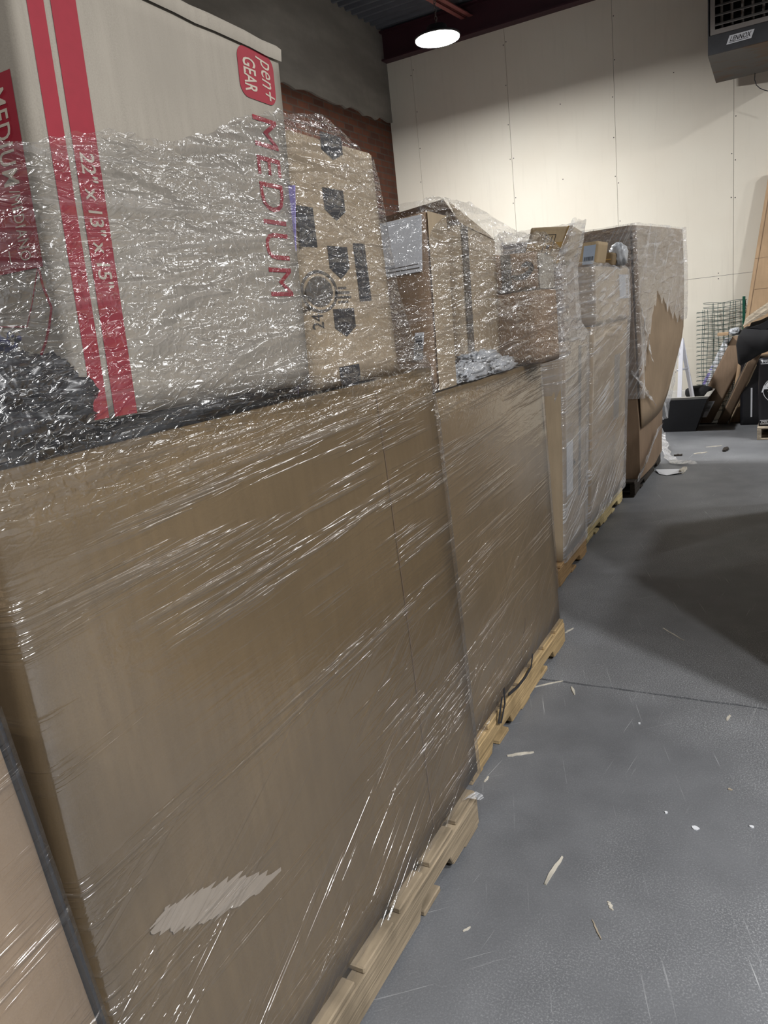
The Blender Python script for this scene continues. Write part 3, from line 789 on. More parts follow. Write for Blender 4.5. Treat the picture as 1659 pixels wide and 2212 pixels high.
def rrect(a0, b0, a1, b1, ra, rb, n=6):
    P = []
    for ca, cb, s in ((a1 - ra, b0 + rb, -90), (a1 - ra, b1 - rb, 0), (a0 + ra, b1 - rb, 90), (a0 + ra, b0 + rb, 180)):
        for k in range(n + 1):
            th = math.radians(s + 90 * k / n); P.append((ca + ra * math.cos(th), cb + rb * math.sin(th)))
    return P
hm = np.linalg.norm(TR - BR); wm = np.linalg.norm(BR - BL)
bdg = P_('red_badge', M['red'], lambda g: print_poly(g, FM, rrect(ba0, bb0, ba1, bb1, .022 / wm, .022 / hm), O1))
dw = ba1 - ba0; dh = bb1 - bb0
P_('bold_lettering', M['cream_print'], lambda g: print_text(g, 'GEAR', FM, ba0 + dw * .13, bb0 + dh * .12, ba0 + dw * .47, bb0 + dh * .80, O2, 'down', bold=.015), bdg)
P_('script_lettering', M['cream_print'], lambda g: print_text(g, 'pen+', FM, ba0 + dw * .50, bb0 + dh * .08, ba0 + dw * .95, bb0 + dh * .90, O2, 'down', font_shear=.25), bdg)
# end panel (towards the camera's left): red panel with lettering
def B_(x, y): return FL.hit(x, y)
r1 = B_(30, 146)
pr = (B_(28, 146)[0] + B_(90, 578)[0]) / 2
pl = pr - .38; ptp = r1[1]; pbt = B_(60, 583)[1]
pn_ = P_('red_panel', M['red'], lambda g: print_rect(g, FL, pl, pbt, pr, ptp, O1))
P_('panel_lettering', M['cream_print'], lambda g: print_text(g, 'MEDIUM', FL, pr - .125, B_(45, 396)[1], pr - .045, B_(5, 190)[1], O2, 'down', bold=.008, spacing=1.1), pn_)
P_('small_lettering', M['cream_print'], lambda g: print_text(g, '/MEDIANO', FL, pr - .105, B_(62, 562)[1], pr - .05, B_(42, 408)[1], O2, 'down', spacing=1.1), pn_)
P_('fine_rule', M['cream_print'], lambda g: print_line(g, FL, [(pr - .16, ptp - .35), (pr - .16, pbt + .02)], .0025, O2), pn_)
P_('outline_drawing', M['red'], lambda g: (print_line(g, FL, [B_(82, 583), B_(72, 650), B_(60, 706), B_(0, 706)], .0022, O1), print_line(g, FL, [B_(82, 583), B_(86, 583), B_(95, 620), B_(113, 665), B_(108, 705), B_(100, 740), B_(90, 767)], .005, O1)))
P_('red_mark', M['red'], lambda g: print_poly(g, FL, [B_(112, 832), B_(125, 826), B_(128, 836), B_(145, 830), B_(150, 846), B_(118, 850)], O1))
# crushed flap edge along the top
g = G(); P = [lerp(TL, TR, k / 12) for k in range(13)]; rr = random.Random(2)
v = []
for k, p in enumerate(P):
    j = rr.uniform(-.003, .003); v += [p + [.004, 0, -.022 + j], p + [.007 + j, 0, -.002], p + [-.004, 0, .008 + j], p + [-.02, 0, .004]]
f = [(4 * k + i, 4 * k + 4 + i, 4 * k + 5 + i, 4 * k + 1 + i) for k in range(12) for i in range(3)]
put('folded_flap_edge', v, f, M['kraftp'], tm, True, rm)

# lilac sheet between the two cartons
p0 = AX(637, 400, -.885); p1 = AX(651, 570, -.885)
g = G(); g.hexa([(-1.10, p1[1] - .0012, ZB), (-.935, p1[1] - .0012, ZB), (-.935, p1[1] + .0012, ZB), (-1.10, p1[1] + .0012, ZB), (-1.10, p0[1] - .0012, p0[2] + .02), (-.885, p0[1] - .0012, p0[2]), (-.885, p0[1] + .0012, p0[2]), (-1.10, p0[1] + .0012, p0[2] + .02)])
# carton with dark shield marks
XA = -.905
aBL = AX(668, 850, XA); aBR = AX(862, 800, XA); aTR = AX(802, 322, XA); aTL = AX(620, 289, XA)
aBL[1] = max(aBL[1], BR[1] + .035); aTL[1] = max(aTL[1], TR[1] + .006)
aBL[2] = aBR[2] = ZB; aTR[2] = aTL[2] = (aTR[2] + aTL[2]) / 2
ta = thing('shield_marked_carton', (XA - .2, (aBL[1] + aBR[1]) / 2, ZB), 'kraft carton with a column of dark shield marks beside the red striped carton', 'cardboard box'); ra = np.array(ta.location)
c8 = slab_corners((aBL, aBR, aTR, aTL), .45); carton('body', c8, M['kraft3'], ta, .0004, 12, 31, ra, .0002)
FA = Face(aBL, aBR, aTR, aTL); OA = .0012
for x, y, w, hgt in ((716, 318, 50, 52), (722, 443, 48, 66), (732, 568, 46, 70), (745, 697, 48, 62), (757, 815, 46, 54)):
    a, b = FA.hit(x, y); hw = .5 * w / 195; hh = .5 * hgt / 520
    sh_ = P_('shield_print', M['ink'], lambda g: print_poly(g, FA, [(a - hw, b + hh), (a - hw, b - hh * .35), (a, b - hh), (a + hw, b - hh * .35), (a + hw, b + hh)], OA), ta, ra)
    P_('grey_band', M['inkgrey'], lambda g: print_rect(g, FA, a - hw * .7, b + hh * .05, a + hw * .7, b + hh * .35, OA + .0005), sh_, ra)
for x, y, w, hgt in ((662, 490, 34, 80), (778, 560, 30, 70), (786, 622, 30, 60)):
    a, b = FA.hit(x, y); hw = .5 * w / 195; hh = .5 * hgt / 520
    P_('dark_panel', M['ink'], lambda g: print_rect(g, FA, a - hw, b - hh, a + hw, b + hh, OA), ta, ra)
a, b = FA.hit(690, 630)
def _emb(g):
    for r0, r1_ in ((.86, 1.), (0.0, .72)):
        n_ = 28
        for k in range(n_):
            t0, t1_ = 2 * math.pi * k / n_, 2 * math.pi * (k + 1) / n_
            print_poly(g, FA, [(a + .2 * r * math.cos(t), b + .085 * r * math.sin(t)) for r, t in ((r0, t0), (r1_, t0), (r1_, t1_), (max(r0, .001), t1_))], OA)
P_('round_emblem', M['inkgrey'], _emb, ta, ra)
a, b = FA.hit(686, 695); P_('number_print', M['ink'], lambda g: print_text(g, '24', FA, a - .06, b - .03, a + .06, b + .03, OA, 'up'), ta, ra)
for k in range(4):
    a, b = FA.hit(738 + k, 622 + k * 10); w = (.10, .17, .20, .12)[k]
    P_('fine_print', M['inkgrey'], lambda g: print_rect(g, FA, a - w / 2, b - .005, a + w / 2, b + .005, OA), ta, ra)
a0, b0 = FA.hit(770, 860)
tag(put('lilac_card', g.v, g.f, M['purple'], None, False, np.array([-1.0, p1[1], ZB])), 'thin lilac card wedged upright between the two cartons on the nearest load', 'card')

# black bags and oddments piled at the left of the load
def bag(name, px, py, X, size, m, label, cat, seed, group=None, amp=.34, freq=5.5, flat=ZB, n=80):
    c = AX(px, py, X); base = np.array([c[0], c[1], flat if flat is not None else c[2] - size[2]])
    o = blob(name, c, size, m, None, seed, amp, freq, n, flat, base); return tag(o, label, cat, group)
bag('plastic_bag', 30, 880, -.98, (.085, .09, .06), M['black_plastic'], 'black crumpled plastic bag at the left edge below the red striped carton', 'bag', 3)
bag('plastic_bag', 105, 880, -.99, (.05, .06, .06), M['black_plastic'], 'black crumpled bag squeezed against the lower corner of the red striped carton', 'bag', 4)
bag('plastic_bag', 90, 800, -1.08, (.09, .07, .10), M['black_plastic'], 'black bag heaped in front of the red striped carton end panel', 'bag', 6)
bag('cloth_bundle', 62, 745, -1.05, (.05, .035, .03), M['navy'], 'navy blue cloth bundle on top of the black bags', 'cloth', 7, flat=None)
bag('plastic_bag', 420, 870, -1.0, (.09, .26, .022), M['black_plastic'], 'flat black bag crushed under the red striped carton', 'bag', 9, amp=.15)
# small carton at the far left
c = AX(18, 660, -1.05)
tc_ = thing('small_carton', (-1.2, .60, ZB), 'small brown carton behind the black bags at the left edge', 'cardboard box')
carton('body', cbox(-1.33, -1.10, .565, .665, ZB, ZB + .17), M['kraft6'], tc_, .003, 6, 8, np.array(tc_.location))

def dens1(x, y, z):
    d = np.clip((z - 1.27) / .14, 0, 1)
    d = np.maximum(d, .85 * np.clip((y - 1.80) / .05, 0, 1) * np.clip((z - 1.0) / .3, 0, 1))
    return .04 + .96 * d
# film top edge follows the load
tp = [(x, y) for x, y in ((0, 318), (110, 312), (200, 285), (330, 300), (420, 285), (520, 252), (600, 228), (700, 240), (760, 300), (815, 335))]
tpw = [AX(x, y, -.885) for x, y in tp]; ty_, tz_ = [p[1] for p in tpw], [p[2] for p in tpw]
def ztop1(x, y):
    return float(np.interp(y, ty_, tz_))
wrap('stretch_wrap', [
    (PT - .02, [(-.838, .515), (-.838, 1.900), (-1.885, 1.900), (-1.885, .515)]),
    (1.20, [(-.858, .528), (-.858, 1.882), (-1.895, 1.88), (-1.895, .528)]),
    (1.385, [(-.866, .54), (-.866, 1.868), (-1.89, 1.86), (-1.89, .54)]),
    (1.46, [(-.876, .58), (-.878, 1.80), (-1.84, 1.80), (-1.84, .58)]),
    (1.58, [(-.884, .62), (-.884, 1.755), (-1.6, 1.76), (-1.6, .62)]),
    (1.80, [(-.888, .66), (-.888, 1.725), (-1.42, 1.74), (-1.42, .66)]),
    (1.93, [(-.892, .68), (-.895, 1.70), (-1.40, 1.70), (-1.40, .68)])],
    M['film1'], 'clear stretch film wound around the nearest pallet load, crumpled over its upper cartons', step=.0075, seed=1, amp=.0016, dens=dens1, ztop=ztop1, top_noise=.008, ang=3)

# ================================================================== LOAD 2
t2, root2, F2 = rim_box('plain brown bulk box on the honey coloured second pallet', -.945, -.925, 1.955, 3.105, 1.975, 3.09, 1.285, M['kraft2'], 12)
for q_, w_ in (([(.99, .85), (.985, .75)], .016), ([(.5, .03), (.56, .11), (.60, .17)], .004)):
    g = G(); print_line(g, F2, q_, w_, .0036); g.put('scuff_mark', M['kraftd'], t2, False, root2)
Z2 = 1.29
# tall carton with shipping paper, near corner
yA = 2.085
tA = thing('tall_carton', (-1.15, 2.13, Z2), 'tall brown carton with a white shipping paper and barcode on the second load', 'cardboard box'); rA = np.array(tA.location)
pT = AY(920, 455, yA); pB = AY(943, 800, yA); xT, xB = pT[0], pB[0]; zT = pT[2]
w = .135
c8 = [(xB, yA, Z2), (xB, yA + w, Z2), (xB - .45, yA + w, Z2), (xB - .45, yA, Z2), (xT, yA, zT), (xT, yA + w, zT - .005), (xT - .45, yA + w, zT - .02), (xT - .45, yA, zT - .04)]
carton('body', c8, M['kraft6'], tA, .003, 10, 41, rA)
FAe = Face(c8[3], c8[0], c8[4], c8[7]); FAf = Face(c8[0], c8[1], c8[5], c8[4])
def quad_on(face, pts, off): return [face.at(*face.hit(x, y), off) for x, y in pts]
g = G(); c = quad_on(FAe, [(800, 604), (914, 586), (912, 463), (795, 490)], .0042); g.hexa(c + [p + FAe.n * .0008 for p in c])
lb = tag(g.put('shipping_paper', M['paper'], tA, False, rA), 'large white shipping paper', None)
g = G(); print_line(g, FAe, [FAe.hit(838, 590), FAe.hit(908, 578)], .003, .0056); print_line(g, FAe, [FAe.hit(838, 583), FAe.hit(905, 570)], .002, .0056)
g.put('printed_line', M['inkgrey'], lb, False, rA)
g = G(); c = quad_on(FAe, [(895, 778), (914, 776), (918, 717), (898, 719)], .0042); g.hexa(c + [p + FAe.n * .0006 for p in c])
lb = tag(g.put('barcode_label', M['label'], tA, False, rA), 'small white barcode label', None)
a0, b0 = FAe.hit(899, 772); a1, b1 = FAe.hit(913, 724); g = G(); barcode(g, FAe, a0, b0, a1, b1, .0054, 3); g.put('barcode', M['ink'], lb, False, rA)
c = Face(c8[0], c8[1], c8[5], c8[4]); g = G(); print_rect(g, c, .0, .0, 1, .998, .0038); g.put('lit_side_overlay', M['kraft3'], tA, False, rA)  # paler overlay puts the lit side's brightness into the colour
# second carton, opened at the top
tB = thing('open_top_carton', (-1.2, 2.55, Z2), 'brown carton with raised open flaps in the middle of the second load', 'cardboard box'); rB = np.array(tB.location)
b0 = AX(1000, 470, -1.02)
yB0, yB1 = 2.47, 2.80
zB_ = AX(1000, 470, -1.01)[2]
c8 = [(-1.01, yB0, Z2), (-1.01, yB1, Z2), (-1.42, yB1, Z2), (-1.42, yB0, Z2), (-1.0, yB0, 1.80), (-1.0, yB1, 1.76), (-1.42, yB1, 1.76), (-1.42, yB0, 1.80)]
carton('body', c8, M['kraft3'], tB, .003, 8, 42, rB)
FB = Face(c8[0], c8[1], c8[5], c8[4]); FBe = Face(c8[3], c8[0], c8[4], c8[7])
g = G()
q = [np.array(c8[4]), np.array(c8[5]), np.array((-1.03, yB1 - .04, 1.80)), np.array((-1.03, yB0, 1.87))]; g.hexa([*q, *[p + np.array([-.005, 0, 0]) for p in q]]); o = g.put('flap', M['kraft3'], tB, False, rB); 
q = [np.array(c8[7]), np.array(c8[4]), np.array((-1.03, yB0 - .06, 1.875)), np.array((-1.42, yB0 - .06, 1.84))]; g = G().hexa([*q, *[p + np.array([0, .005, 0]) for p in q]]); g.put('flap', M['kraft6'], tB, False, rB)
g = G(); print_rect(g, FB, .0, .0, .16, .99, .0038); g.put('tape', M['tapegrey'], tB, False, rB)
# dark lower carton and arrow-marked carton stacked at the far end, end faces towards the camera
yC = 2.86; xD = AY(1172, 700, yC)[0]; xC = AY(1163, 600, yC)[0]
tD = thing('dark_brown_carton', (-1.1, 2.97, Z2), 'dark brown carton under the curved arrow carton on the second load', 'cardboard box'); rD = np.array(tD.location)
carton('body', cbox(xD - .42, xD, yC, 3.07, Z2, 1.565), M['kraft6'], tD, .003, 8, 43, rD)
tC = thing('arrow_marked_carton', (-1.1, 3.0, 1.568), 'brown carton with a black curved arrow mark, top of the second load', 'cardboard box'); rC = np.array(tC.location)
c8 = [(xC, yC, 1.568), (xC, yC + .2, 1.568), (xC - .40, yC + .2, 1.568), (xC - .40, yC, 1.568), (xC, yC, 1.70), (xC, yC + .2, 1.69), (xC - .40, yC + .2, 1.71), (xC - .40, yC, 1.73)]
carton('body', c8, M['kraft6'], tC, .003, 8, 44, rC)
FC = Face(c8[0], c8[1], c8[5], c8[4]); FCe = Face(c8[3], c8[0], c8[4], c8[7])
g = G(); P = [FCe.hit(x, y) for x, y in ((1106, 597), (1118, 600), (1132, 597), (1144, 588), (1150, 578), (1147, 571), (1138, 569), (1128, 573))]
W_ = (.004, .008, .010, .010, .009, .009, .008, .004); v = []
for k, p in enumerate(P):
    q = FCe.at(*p, .0045); d = FCe.at(*P[min(k + 1, 7)]) - FCe.at(*P[max(k - 1, 0)]); t_ = np.cross(d / np.linalg.norm(d), FCe.n) * W_[k]; v += [q - t_, q + t_]
g.add(v, [(2 * k, 2 * k + 1, 2 * k + 3, 2 * k + 2) for k in range(7)])
g.put('curved_arrow_print', M['ink'], tC, False, rC)
a0 = FCe.hit(1085, 600)[0]; a1 = FCe.hit(1106, 600)[0]
g = G(); print_rect(g, FCe, a0, .02, a1, .98, .004); g.put('tape', M['tapegrey'], tC, False, rC)
g = G(); print_rect(g, FC, .0, .0, 1, .99, .0038); g.put('lit_side_overlay', M['kraftp'], tC, False, rC)  # lit side face painted as a paler overlay
# brown carton behind, filling the gap
tG = thing('plain_carton', (-1.3, 2.33, Z2), 'plain shadowed carton in the gap between the taller cartons of the second load', 'cardboard box'); rG = np.array(tG.location)
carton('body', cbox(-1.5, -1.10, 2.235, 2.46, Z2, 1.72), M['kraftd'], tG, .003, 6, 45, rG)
# white bags
for k, (x, y, X, s, lab) in enumerate(((1002, 775, -.99, (.045, .11, .034), 'white crinkled plastic bag beside the tall carton on the second load'), (1062, 768, -.985, (.045, .14, .03), 'white crinkled bag in front of the open flap carton'), (1030, 745, -1.0, (.04, .13, .024), 'grey white bag heaped behind the two white bags'))):
    c = AX(x, y, X); c[2] = Z2 + s[2] * .5
    if k == 2: c[2] = Z2 + .055
    o = blob('plastic_bag', c, s, M['white_bag'], None, 60 + k, .42, 5.5, 72, Z2 if k < 2 else None, np.array([c[0], c[1], Z2])); tag(o, lab, 'bag')
def dens2(x, y, z): return .05 + .95 * np.clip((z - 1.19) / .16, 0, 1)
fx_ = lambda x: -.938 + (x + .953) / .76
tp2 = [AX(x, y, -.975) for x, y in ((830, 466), (900, 432), (925, 428), (1000, 437), (1060, 490), (1080, 510), (1140, 508), (1190, 560))]
def ztop2(x, y): return float(np.interp(y, [p[1] for p in tp2], [p[2] for p in tp2]))
wrap('stretch_wrap', [
    (PT - .01, [(-.916, 1.948), (-.916, 3.112), (-1.93, 3.112), (-1.93, 1.948)]),
    (1.15, [(-.932, 1.962), (-.932, 3.098), (-1.94, 3.09), (-1.94, 1.962)]),
    (1.275, [(-.937, 1.968), (-.937, 3.10), (-1.93, 3.09), (-1.93, 1.968)]),
    (1.30, [(-.937, 1.99), (fx_(xD), 3.10), (-1.9, 3.10), (-1.9, 1.99)]),
    (1.40, [(-.938, 2.03), (fx_(xD), 3.10), (-1.7, 3.10), (-1.7, 2.03)]),
    (1.56, [(-.938, 2.07), (fx_(max(xC, xD)), 3.10), (-1.55, 3.13), (-1.55, 2.07)]),
    (1.70, [(-.945, 2.072), (fx_(xC), 3.10), (-1.46, 3.15), (-1.46, 2.072)]),
    (1.90, [(-.958, 2.075), (-.985, 3.10), (-1.45, 3.10), (-1.45, 2.075)])],
    M['film2'], 'clear stretch film wound around the second pallet load with the white shipping paper', step=.0095, seed=2, amp=.0018, dens=dens2, ztop=ztop2, top_noise=.006, ang=3)
# black straps hanging over the pallet edge
for k, (pp_, lab) in enumerate(((((1088, 1487), (1090, 1520), (1082, 1560), (1076, 1562), (1084, 1505)), 'black strap loop hanging over the honey coloured pallet, nearer the camera'), (((1150, 1412), (1147, 1440), (1135, 1462), (1118, 1483), (1098, 1500)), 'black strap running slantwise along the honey coloured pallet edge'))):
    P = [AX(x, y, -.897) for x, y in pp_]; g = G(); v = []
    for i, p in enumerate(P):
        d = P[min(i + 1, len(P) - 1)] - P[max(i - 1, 0)]; s = np.cross(d / np.linalg.norm(d), [1, 0, 0]) * .006; v += [p - s, p + s, p + s + [.002, 0, 0], p - s + [.002, 0, 0]]
    f = [(4 * i + j, 4 * i + (j + 1) % 4, 4 * i + 4 + (j + 1) % 4, 4 * i + 4 + j) for i in range(len(P) - 1) for j in range(4)]
    tag(put('plastic_strap', v, f, M['black_plastic'], None, False, P[0]), lab, 'strap')

# ================================================================== LOAD 3
t3 = thing('narrow_bulk_box', (-1.6, 4.1, PT), 'brown box forming the lower part of the narrow third load', 'cardboard box'); r3 = np.array(t3.location)
yE = 3.86
c8 = [(-1.12, yE, PT), (-1.12, 4.385, PT), (-2.0, 4.385, PT), (-2.0, yE, PT), (-1.065, yE, 1.31), (-1.065, 4.41, 1.31), (-2.0, 4.41, 1.31), (-2.0, yE, 1.31)]
carton('body', c8, M['kraft3'], t3, .004, 10, 51, r3)
F3 = Face(c8[0], c8[1], c8[5], c8[4]); g = G(); s0 = F3.hit(1251, 760)[0]; print_rect(g, F3, s0 - .04, .25, s0 + .06, .97, .0048)
g.put('tape', M['tapegrey'], t3, False, r3)
g = G(); print_rect(g, F3, .15, .30, .40, .55, .0048); g.put('label', M['label'], t3, False, r3)
g = G(); print_poly(g, F3, [(.42, .42), (.50, .425), (.50, .437), (.455, .437), (.455, .455), (.42, .45)], .0052); g.put('ink_mark', M['inkgrey'], t3, False, r3)
tE = thing('shaded_side_carton', (-1.4, 4.07, 1.312), 'carton in dark board for its shaded side, middle of the narrow third load', 'cardboard box'); rE = np.array(tE.location)
carton('body', [(-1.075, 3.93, 1.312), (-1.075, 4.24, 1.312), (-1.7, 4.24, 1.312), (-1.7, 3.93, 1.312), (-1.08, 3.93, 1.70), (-1.08, 4.24, 1.70), (-1.7, 4.24, 1.70), (-1.7, 3.93, 1.70)], M['kraftd'], tE, .003, 8, 52, rE)  # dark board colour stands in for shade on its end face
tH = thing('taped_carton', (-1.3, 4.05, 1.703), 'tan carton with amber tape and a printed handling mark, top of the third load', 'cardboard box'); rH = np.array(tH.location)
fb = [AY(x, y, 3.93) for x, y in ((1128, 560), (1210, 562))]; ft = [AY(x, y, 4.05) for x, y in ((1239, 488), (1147, 492))]
for p in fb: p[2] = 1.703
d = np.array([.0, .25, -.02]); dt = np.array([.0, .19, -.02])
c8 = [fb[1], fb[1] + d, fb[0] + d, fb[0], ft[0], ft[0] + dt, ft[1] + dt, ft[1]]
for i in (1, 2): c8[i] = c8[i].copy(); c8[i][2] = 1.703
carton('body', c8, M['kraft4'], tH, .003, 8, 53, rH)
FH = Face(c8[3], c8[0], c8[4], c8[7])
g = G(); print_rect(g, FH, 0, .40, 1, .58, .0042); print_rect(g, FH, .88, .0, .995, 1, .0044); g.put('tape', M['tape'], tH, False, rH)
g = G()
a0, b0, a1, b1 = .42, .18, .66, .78
for P in ([(a0, b0), (a1, b0)], [(a0, b1), (a1, b1)], [(a0, b0), (a0, b1)], [(a1, b0), (a1, b1)], [(a0 + .08, .6), (a0 + .08, .75)], [(a0 + .16, .6), (a0 + .16, .75)]): print_line(g, FH, P, .003, .005)
print_rect(g, FH, .5, .42, .58, .52, .005); print_poly(g, FH, [(.46, .25), (.62, .25), (.56, .34), (.5, .32)], .005)
g.put('handling_mark', M['ink'], tH, False, rH)
def dens3(x, y, z): return .25 + .65 * np.clip((z - 1.15) / .15, 0, 1)
tz3 = lambda x, y: 1.70 if (y < 4.05 and x < -1.02) else 1.915
wrap('stretch_wrap', [
    (PT - .01, [(-1.108, yE + .02), (-1.108, 4.395), (-2.01, 4.395), (-2.01, yE + .02)]),
    (1.15, [(-1.058, yE + .0), (-1.058, 4.42), (-2.01, 4.42), (-2.01, yE)]),
    (1.33, [(-1.052, yE + .0), (-1.052, 4.415), (-2.0, 4.42), (-2.0, yE)]),
    (1.40, [(-1.062, 3.90), (-1.062, 4.28), (-1.75, 4.28), (-1.75, 3.90)]),
    (1.68, [(-1.064, 3.915), (-1.064, 4.262), (-1.72, 4.262), (-1.72, 3.915)]),
    (1.80, [(-1.03, 3.96), (-1.03, 4.25), (-1.5, 4.25), (-1.5, 3.96)]),
    (1.93, [(-1.005, 4.03), (-1.005, 4.25), (-1.4, 4.25), (-1.4, 4.03)])],
    M['film3'], 'milky stretch film around the narrow third load', step=.012, seed=3, amp=.004, dens=dens3, ztop=tz3, top_noise=.008, rad=.02)

# ================================================================== LOAD 4
t4, root4, F4 = rim_box('tan bulk box on the pale yellow fourth pallet', -1.078, -1.145, 4.55, 5.66, 4.55, 5.66, 1.355, M['kraft4'], 14)
g = G(); print_rect(g, F4, .62, .45, .78, .82, .0036); o = g.put('pale_sheet', M['kraftp'], t4, False, root4)
g = G(); print_rect(g, F4, .0, .38, .98, .46, .0038); g.put('tape', M['tape'], t4, False, root4)
t4b = thing('labelled_carton', (-1.4, 5.12, 1.36), 'pale carton with a blue white label on top of the fourth load', 'cardboard box'); r4 = np.array(t4b.location)
c8 = cbox(-1.85, -1.062, 4.60, 5.64, 1.36, 1.70); carton('body', c8, M['kraft3'], t4b, .006, 10, 61, r4)
F4b = Face(c8[0], c8[1], c8[5], c8[4]); g = G(); print_rect(g, F4b, .68, .40, .985, .86, .007); lb = g.put('label', M['labelblue'], t4b, False, r4)
g = G(); print_rect(g, F4b, .88, .43, .96, .84, .0076); g.put('label_panel', M['label'], lb, False, r4)
g = G(); barcode(g, F4b, .89, .46, .955, .8, .008, 5); g.put('barcode', M['ink'], lb, False, r4)
# small cartons on top
z4 = 1.708
def small(name, pxs, Y, depth, m, label, seed, z0=z4, label_px=None):
    BLp, BRp, TRp, TLp = [AY(x, y, Y) for x, y in pxs]
    BLp[2] = BRp[2] = z0; d = np.array([0, depth, 0])
    t = thing(name, (BLp + BRp) / 2 + d / 2, label, 'cardboard box'); rt = np.array(t.location)
    c8 = [BRp, BRp + d, BLp + d, BLp, TRp, TRp + d, TLp + d, TLp]
    carton('body', c8, m, t, .003, 6, seed, rt); return t, rt, Face(BLp, BRp, TRp, TLp)
tS, rS, FS = small('blue_label_carton', ((1246, 575), (1285, 575), (1292, 520), (1250, 527)), 4.72, .28, M['kraft4'], 'small carton with a pale blue label standing on the fourth load', 62)
g = G(); print_rect(g, FS, .30, .06, .93, .86, .0042); lb = g.put('blue_label', M['labelblue'], tS, False, rS); g = G()
barcode(g, FS, .36, .18, .88, .38, .0048, 2, False); g.put('barcode', M['ink'], lb, False, rS)
tS2, rS2, FS2 = small('small_carton', ((1289, 580), (1320, 580), (1322, 545), (1291, 546)), 5.12, .25, M['kraft2'], 'small plain carton behind the blue label carton on the fourth load', 63)
g = G(); print_rect(g, FS2, .02, .45, .98, .52, .0042); g.put('tape', M['tape'], tS2, False, rS2)
p = AY(1337, 568, 5.35); o = blob('plastic_bag', (p[0], p[1], 1.775), (.05, .08, .066), M['white_bag'], None, 71, .3, 3.5, 32, z4, np.array([p[0], p[1], z4])); tag(o, 'crinkled clear white bag at the far end on top of the fourth load', 'bag')
def dens4(x, y, z): return .22 + .6 * np.clip((z - 1.2) / .15, 0, 1)
wrap('stretch_wrap', [
    (PT, [(-1.128, 4.54), (-1.128, 5.67), (-2.15, 5.67), (-2.15, 4.54)]),
    (.7, [(-1.098, 4.54), (-1.098, 5.675), (-2.13, 5.67), (-2.13, 4.54)]),
    (1.30, [(-1.062, 4.54), (-1.062, 5.672), (-2.09, 5.67), (-2.09, 4.54)]),
    (1.38, [(-1.052, 4.56), (-1.052, 5.665), (-2.0, 5.66), (-2.0, 4.56)]),
    (1.69, [(-1.050, 4.59), (-1.050, 5.65), (-1.86, 5.65), (-1.86, 4.59)]),
    (1.73, [(-1.085, 4.62), (-1.085, 5.60), (-1.82, 5.62), (-1.82, 4.62)])],
    M['film4'], 'milky creased stretch film around the fourth load with the blue white label', step=.014, seed=4, amp=.004, dens=dens4, top_noise=.006, rad=.02)

# ================================================================== LOAD 5
t5 = thing('tall_bulk_box', (-1.55, 6.45, PT), 'tall brown bulk box bulging outward at the far end of the row', 'cardboard box'); r5 = np.array(t5.location)
Y5a, Y5b = 5.90, 7.05
pt_ = AY(1357, 487, Y5a); pr_ = AY(1468, 484, Y5b); pm_ = AY(1470, 700, Y5b); pb_ = AY(1383, 1035, Y5a); pq = AY(1402, 985, Y5b)
lv = [(PT, pb_[0], -1.07), (.55, pb_[0] - .0, AY(1432, 880, Y5b)[0]), (1.15, lerp(pb_[0], pt_[0], .55), pm_[0]), (1.6, lerp(pb_[0], pt_[0], .8), AY(1472, 600, Y5b)[0]), (pt_[2], pt_[0], pr_[0])]
zt5 = pt_[2]
V = []; F = []; K = 14
zz = np.linspace(PT, zt5, 30)
for z in zz:
    xa = np.interp(z, [l[0] for l in lv], [l[1] for l in lv]); xb = np.interp(z, [l[0] for l in lv], [l[2] for l in lv])
    ring = [lerp(np.array([xa, Y5a]), np.array([xb, Y5b]), k / K) for k in range(K + 1)]
    ring = [q + np.array([.02 * math.sin(math.pi * k / K), 0]) for k, q in enumerate(ring)] + [np.array([-2.05, Y5b]), np.array([-2.05, Y5a])]
    V += [(q[0], q[1], z) for q in ring]
nr = K + 3
for j in range(29):
    for i in range(nr): F.append((j * nr + i, j * nr + (i + 1) % nr, (j + 1) * nr + (i + 1) % nr, (j + 1) * nr + i))
F.append(tuple(range(29 * nr, 30 * nr))); F.append(tuple(range(nr))[::-1])
V = np.array(V); V[:, 0] += .006 * vnoise(V * 4, 77)
o = put('body', V, F, M['kraft5'], t5, False, r5)
bm = bmesh.new(); bm.from_mesh(o.data); bmesh.ops.recalc_face_normals(bm, faces=bm.faces); bm.to_mesh(o.data); bm.free()
def P5(x, y):     # front surface at pixel: interpolate along the ray
    for Y in np.linspace(5.9, 7.05, 60):
        p = AY(x, y, Y); xa = np.interp(p[2], [l[0] for l in lv], [l[1] for l in lv]); xb = np.interp(p[2], [l[0] for l in lv], [l[2] for l in lv])
        xs_ = lerp(xa, xb, (Y - Y5a) / (Y5b - Y5a))
        if p[0] <= xs_ + .028: return p
    return p
g = G(); q = []
for s in np.linspace(0, 1, 8):
    p = P5(lerp(1388, 1394, s), lerp(720, 800, s)); q.append(p)
v = []
for p in q: v += [p + [.012, -.004, 0], p + [.012, .004, 0]]
put('torn_slit', v, [(2 * i, 2 * i + 1, 2 * i + 3, 2 * i + 2) for i in range(7)], M['kraftd'], t5, False, r5)
